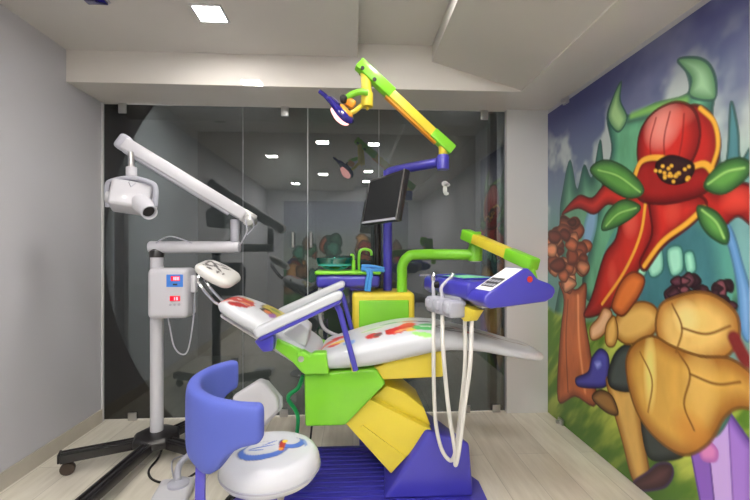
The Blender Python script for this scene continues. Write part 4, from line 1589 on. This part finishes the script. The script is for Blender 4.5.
def stool_print(P, N):
    k = sstep(.4, .7, N[:, 2])
    x, y = P[:, 0] - SX, P[:, 1] - SY
    BL_, WH, DK = (74, 108, 190), (196, 198, 205), (46, 52, 92)

    def at(px, py, ru, rv, rot, col):
        q = Wz(px, py, .502)
        return (q.x - SX, q.y - SY, ru, rv, rot, col)
    return blobs(x, y, k, [
        at(263, 450, .092, .066, 18, DK), at(263, 450, .089, .063, 18, BL_), at(265, 447.5, .076, .048, 18, WH),
        at(292, 442, .05, .046, 10, DK), at(292, 442, .047, .043, 10, BL_), at(291, 440, .034, .032, 10, WH),
        at(282.5, 445, .012, .044, 4, (176, 62, 50)), at(285, 441, .011, .012, 0, (236, 204, 60)), at(281, 449, .009, .012, 0, (226, 150, 50)),
        at(262, 447, .05, .004, 18, BL_), at(270, 443, .03, .004, 40, BL_), at(256, 450, .03, .004, 0, BL_),
        at(305, 441, .006, .035, 12, (130, 150, 200)),
    ], (196, 198, 205), .06)


print_on(seat_o, stool_print)
b = NB()
lathe(b, [(.1845, .426), (.188, .428), (.188, .433), (.1855, .435)], (SX, SY, 0), seg=96, close=False)
obj('piping', b, M['grey'], seat_o)
b = NB()
lathe(b, [(0, .373), (.09, .373), (.09, .399), (0, .399)], (SX, SY, 0), seg=28)
lathe(b, [(0, .12), (.024, .12), (.024, .38), (0, .38)], (SX, SY, 0), seg=20)
lathe(b, [(0, .05), (.034, .05), (.034, .2), (0, .2)], (SX, SY, 0), seg=20)
obj('gas_column', b, M['bluemetal'], so)
for i in range(5):
    an = 2 * PI * i / 5 - .314
    dd = Vector((math.cos(an), math.sin(an), 0))
    b = NB()
    c = Vector((SX, SY, 0))
    beam(b, c + dd * .02 + Vector((0, 0, .085)), c + dd * .25 + Vector((0, 0, .07)), .04, .03)
    L = obj('leg', b, M['bluemetal'], so, bevel=.006)
    b = NB()
    lathe(b, [(0, -.018), (.022, -.018), (.026, -.01), (.026, .01), (.022, .018), (0, .018)], c + dd * .24 + Vector((0, 0, .027)), Vector((-dd.y, dd.x, 0)), 18)
    tube(b, [c + dd * .24 + Vector((0, 0, .03)), c + dd * .24 + Vector((0, 0, .06))], .008, 8, 1)
    obj('caster', b, M['rubber'], L)
# curved back through three places on its top edge
ZT = .815
pN, pA_, pF = Wz(264, 402, ZT), Wz(194, 384, ZT), Wz(237, 358, ZT)


def circle3(A, B, C):
    ax, ay, bx_, by, cx, cy = A.x, A.y, B.x, B.y, C.x, C.y
    d = 2 * (ax * (by - cy) + bx_ * (cy - ay) + cx * (ay - by))
    ux = ((ax * ax + ay * ay) * (by - cy) + (bx_ ** 2 + by ** 2) * (cy - ay) + (cx ** 2 + cy ** 2) * (ay - by)) / d
    uy = ((ax * ax + ay * ay) * (cx - bx_) + (bx_ ** 2 + by ** 2) * (ax - cx) + (cx ** 2 + cy ** 2) * (bx_ - ax)) / d
    return Vector((ux, uy, 0)), math.hypot(ax - ux, ay - uy)


cc, rr_ = circle3(pN, pA_, pF)
an0 = math.atan2(pN.y - cc.y, pN.x - cc.x)
anA = math.atan2(pA_.y - cc.y, pA_.x - cc.x)
an1 = math.atan2(pF.y - cc.y, pF.x - cc.x)
fix = lambda x: x % (2 * PI)
an0, anA, an1 = fix(an0), fix(anA), fix(an1)
if not (min(an0, an1) < anA < max(an0, an1)):
    an0, an1 = (an0 - 2 * PI if an0 > an1 else an0), (an1 - 2 * PI if an1 > an0 else an1)
print('STOOL BACK', cc, rr_, an0, anA, an1)
st = []
for i in range(9):
    t = i / 8
    an = an0 + (an1 - an0) * t
    rad = Vector((math.cos(an), math.sin(an), 0))
    q = math.sin(PI * t)
    top = ZT - .006 + .006 * q
    bot = .705 - .115 * sstep(.2, .75, np.array([q]))[0]
    st.append((cc + rad * rr_ + Vector((0, 0, (top + bot) / 2)), Vector((0, 0, 1)), rad, (top - bot) / 2, .026))
b = NB()
cushion(b, st, .02, 56, 4.5, .02)
bk_ = obj('backrest', b, M['bluepad'], so, ang=60)
mid = cc + Vector((math.cos((an0 + an1) / 2), math.sin((an0 + an1) / 2), 0)) * (rr_ + .012)
b = NB()
mid = Wz(201, 462, .60)
sdn = (Vector((SX, SY, 0)) - Vector((mid.x, mid.y, 0))).normalized()
beam(b, (mid.x, mid.y, .64), (mid.x - .004, mid.y, .375), .012, .03, Vector((1, 0, 0)))
beam(b, Vector((mid.x, mid.y, .38)), Vector((SX, SY, .386)) - sdn * .06, .05, .012)
obj('back_bar', b, M['bluemetal'], so, bevel=.003)

# white tilted pad of another stool behind
ws = Vector((W(256, 406, 1.95).x, 1.98, 0))
w2 = thing('assistant_stool', 'white padded stool cushion tilted up behind the blue curved stool back', 'stool', (ws.x - .03, 1.98, 0))
pts = [(231, 398), (258, 381), (264, 383), (277, 400), (278, 412), (260, 430), (242, 432)]
b = NB()
P = [W(px, py, 1.95) for px, py in pts]
prism(b, P, Vector((.004, .05, .004)))
obj('cushion', b, M['whitepl'], w2, bevel=.018, seg=4)
b = NB()
prism(b, [W(px - 1, py + 2, 1.955) + Vector((.006, .052, .006)) for px, py in [(262, 384), (265, 385), (279.5, 402), (280, 412), (262, 431), (258, 430), (276, 411), (276, 402)]], Vector((.003, .02, .003)))
obj('back_shell', b, M['whitepl'], w2, bevel=.004)
b = NB()
cz = W(250, 420, 1.98)
tube(b, [(cz.x + .005, 2.0, cz.z + .02), (cz.x - .01, 2.0, .05)], .02, 14, 1)
lathe(b, [(0, .002), (.12, .002), (.12, .02), (.04, .05), (0, .05)], (cz.x - .01, 2.0, 0), seg=28)
obj('pedestal', b, M['chrome'], w2)

# small steel brackets at the mural's far edge
for (px, py, nm) in ((565, 101, 'small steel bracket at the top of the mural beside the pillar'), (560, 424, 'small steel bracket at the foot of the mural near the pillar')):
    q = Wx(px, py, XR - .02)
    z = min(max(q.z, .022), 2.30)
    b = NB()
    bx(b, XR - .0225, XR - .0042, q.y - .03, q.y + .03, z - .02, z + .022)
    bx(b, XR - .05, XR - .0226, q.y - .008, q.y + .008, z - .012, z + .012)
    tag(obj('wall_bracket', b, M['steel'], bevel=.003, base=(XR - .02, q.y, z - .02)), nm, 'bracket', 'steel brackets on the mural')
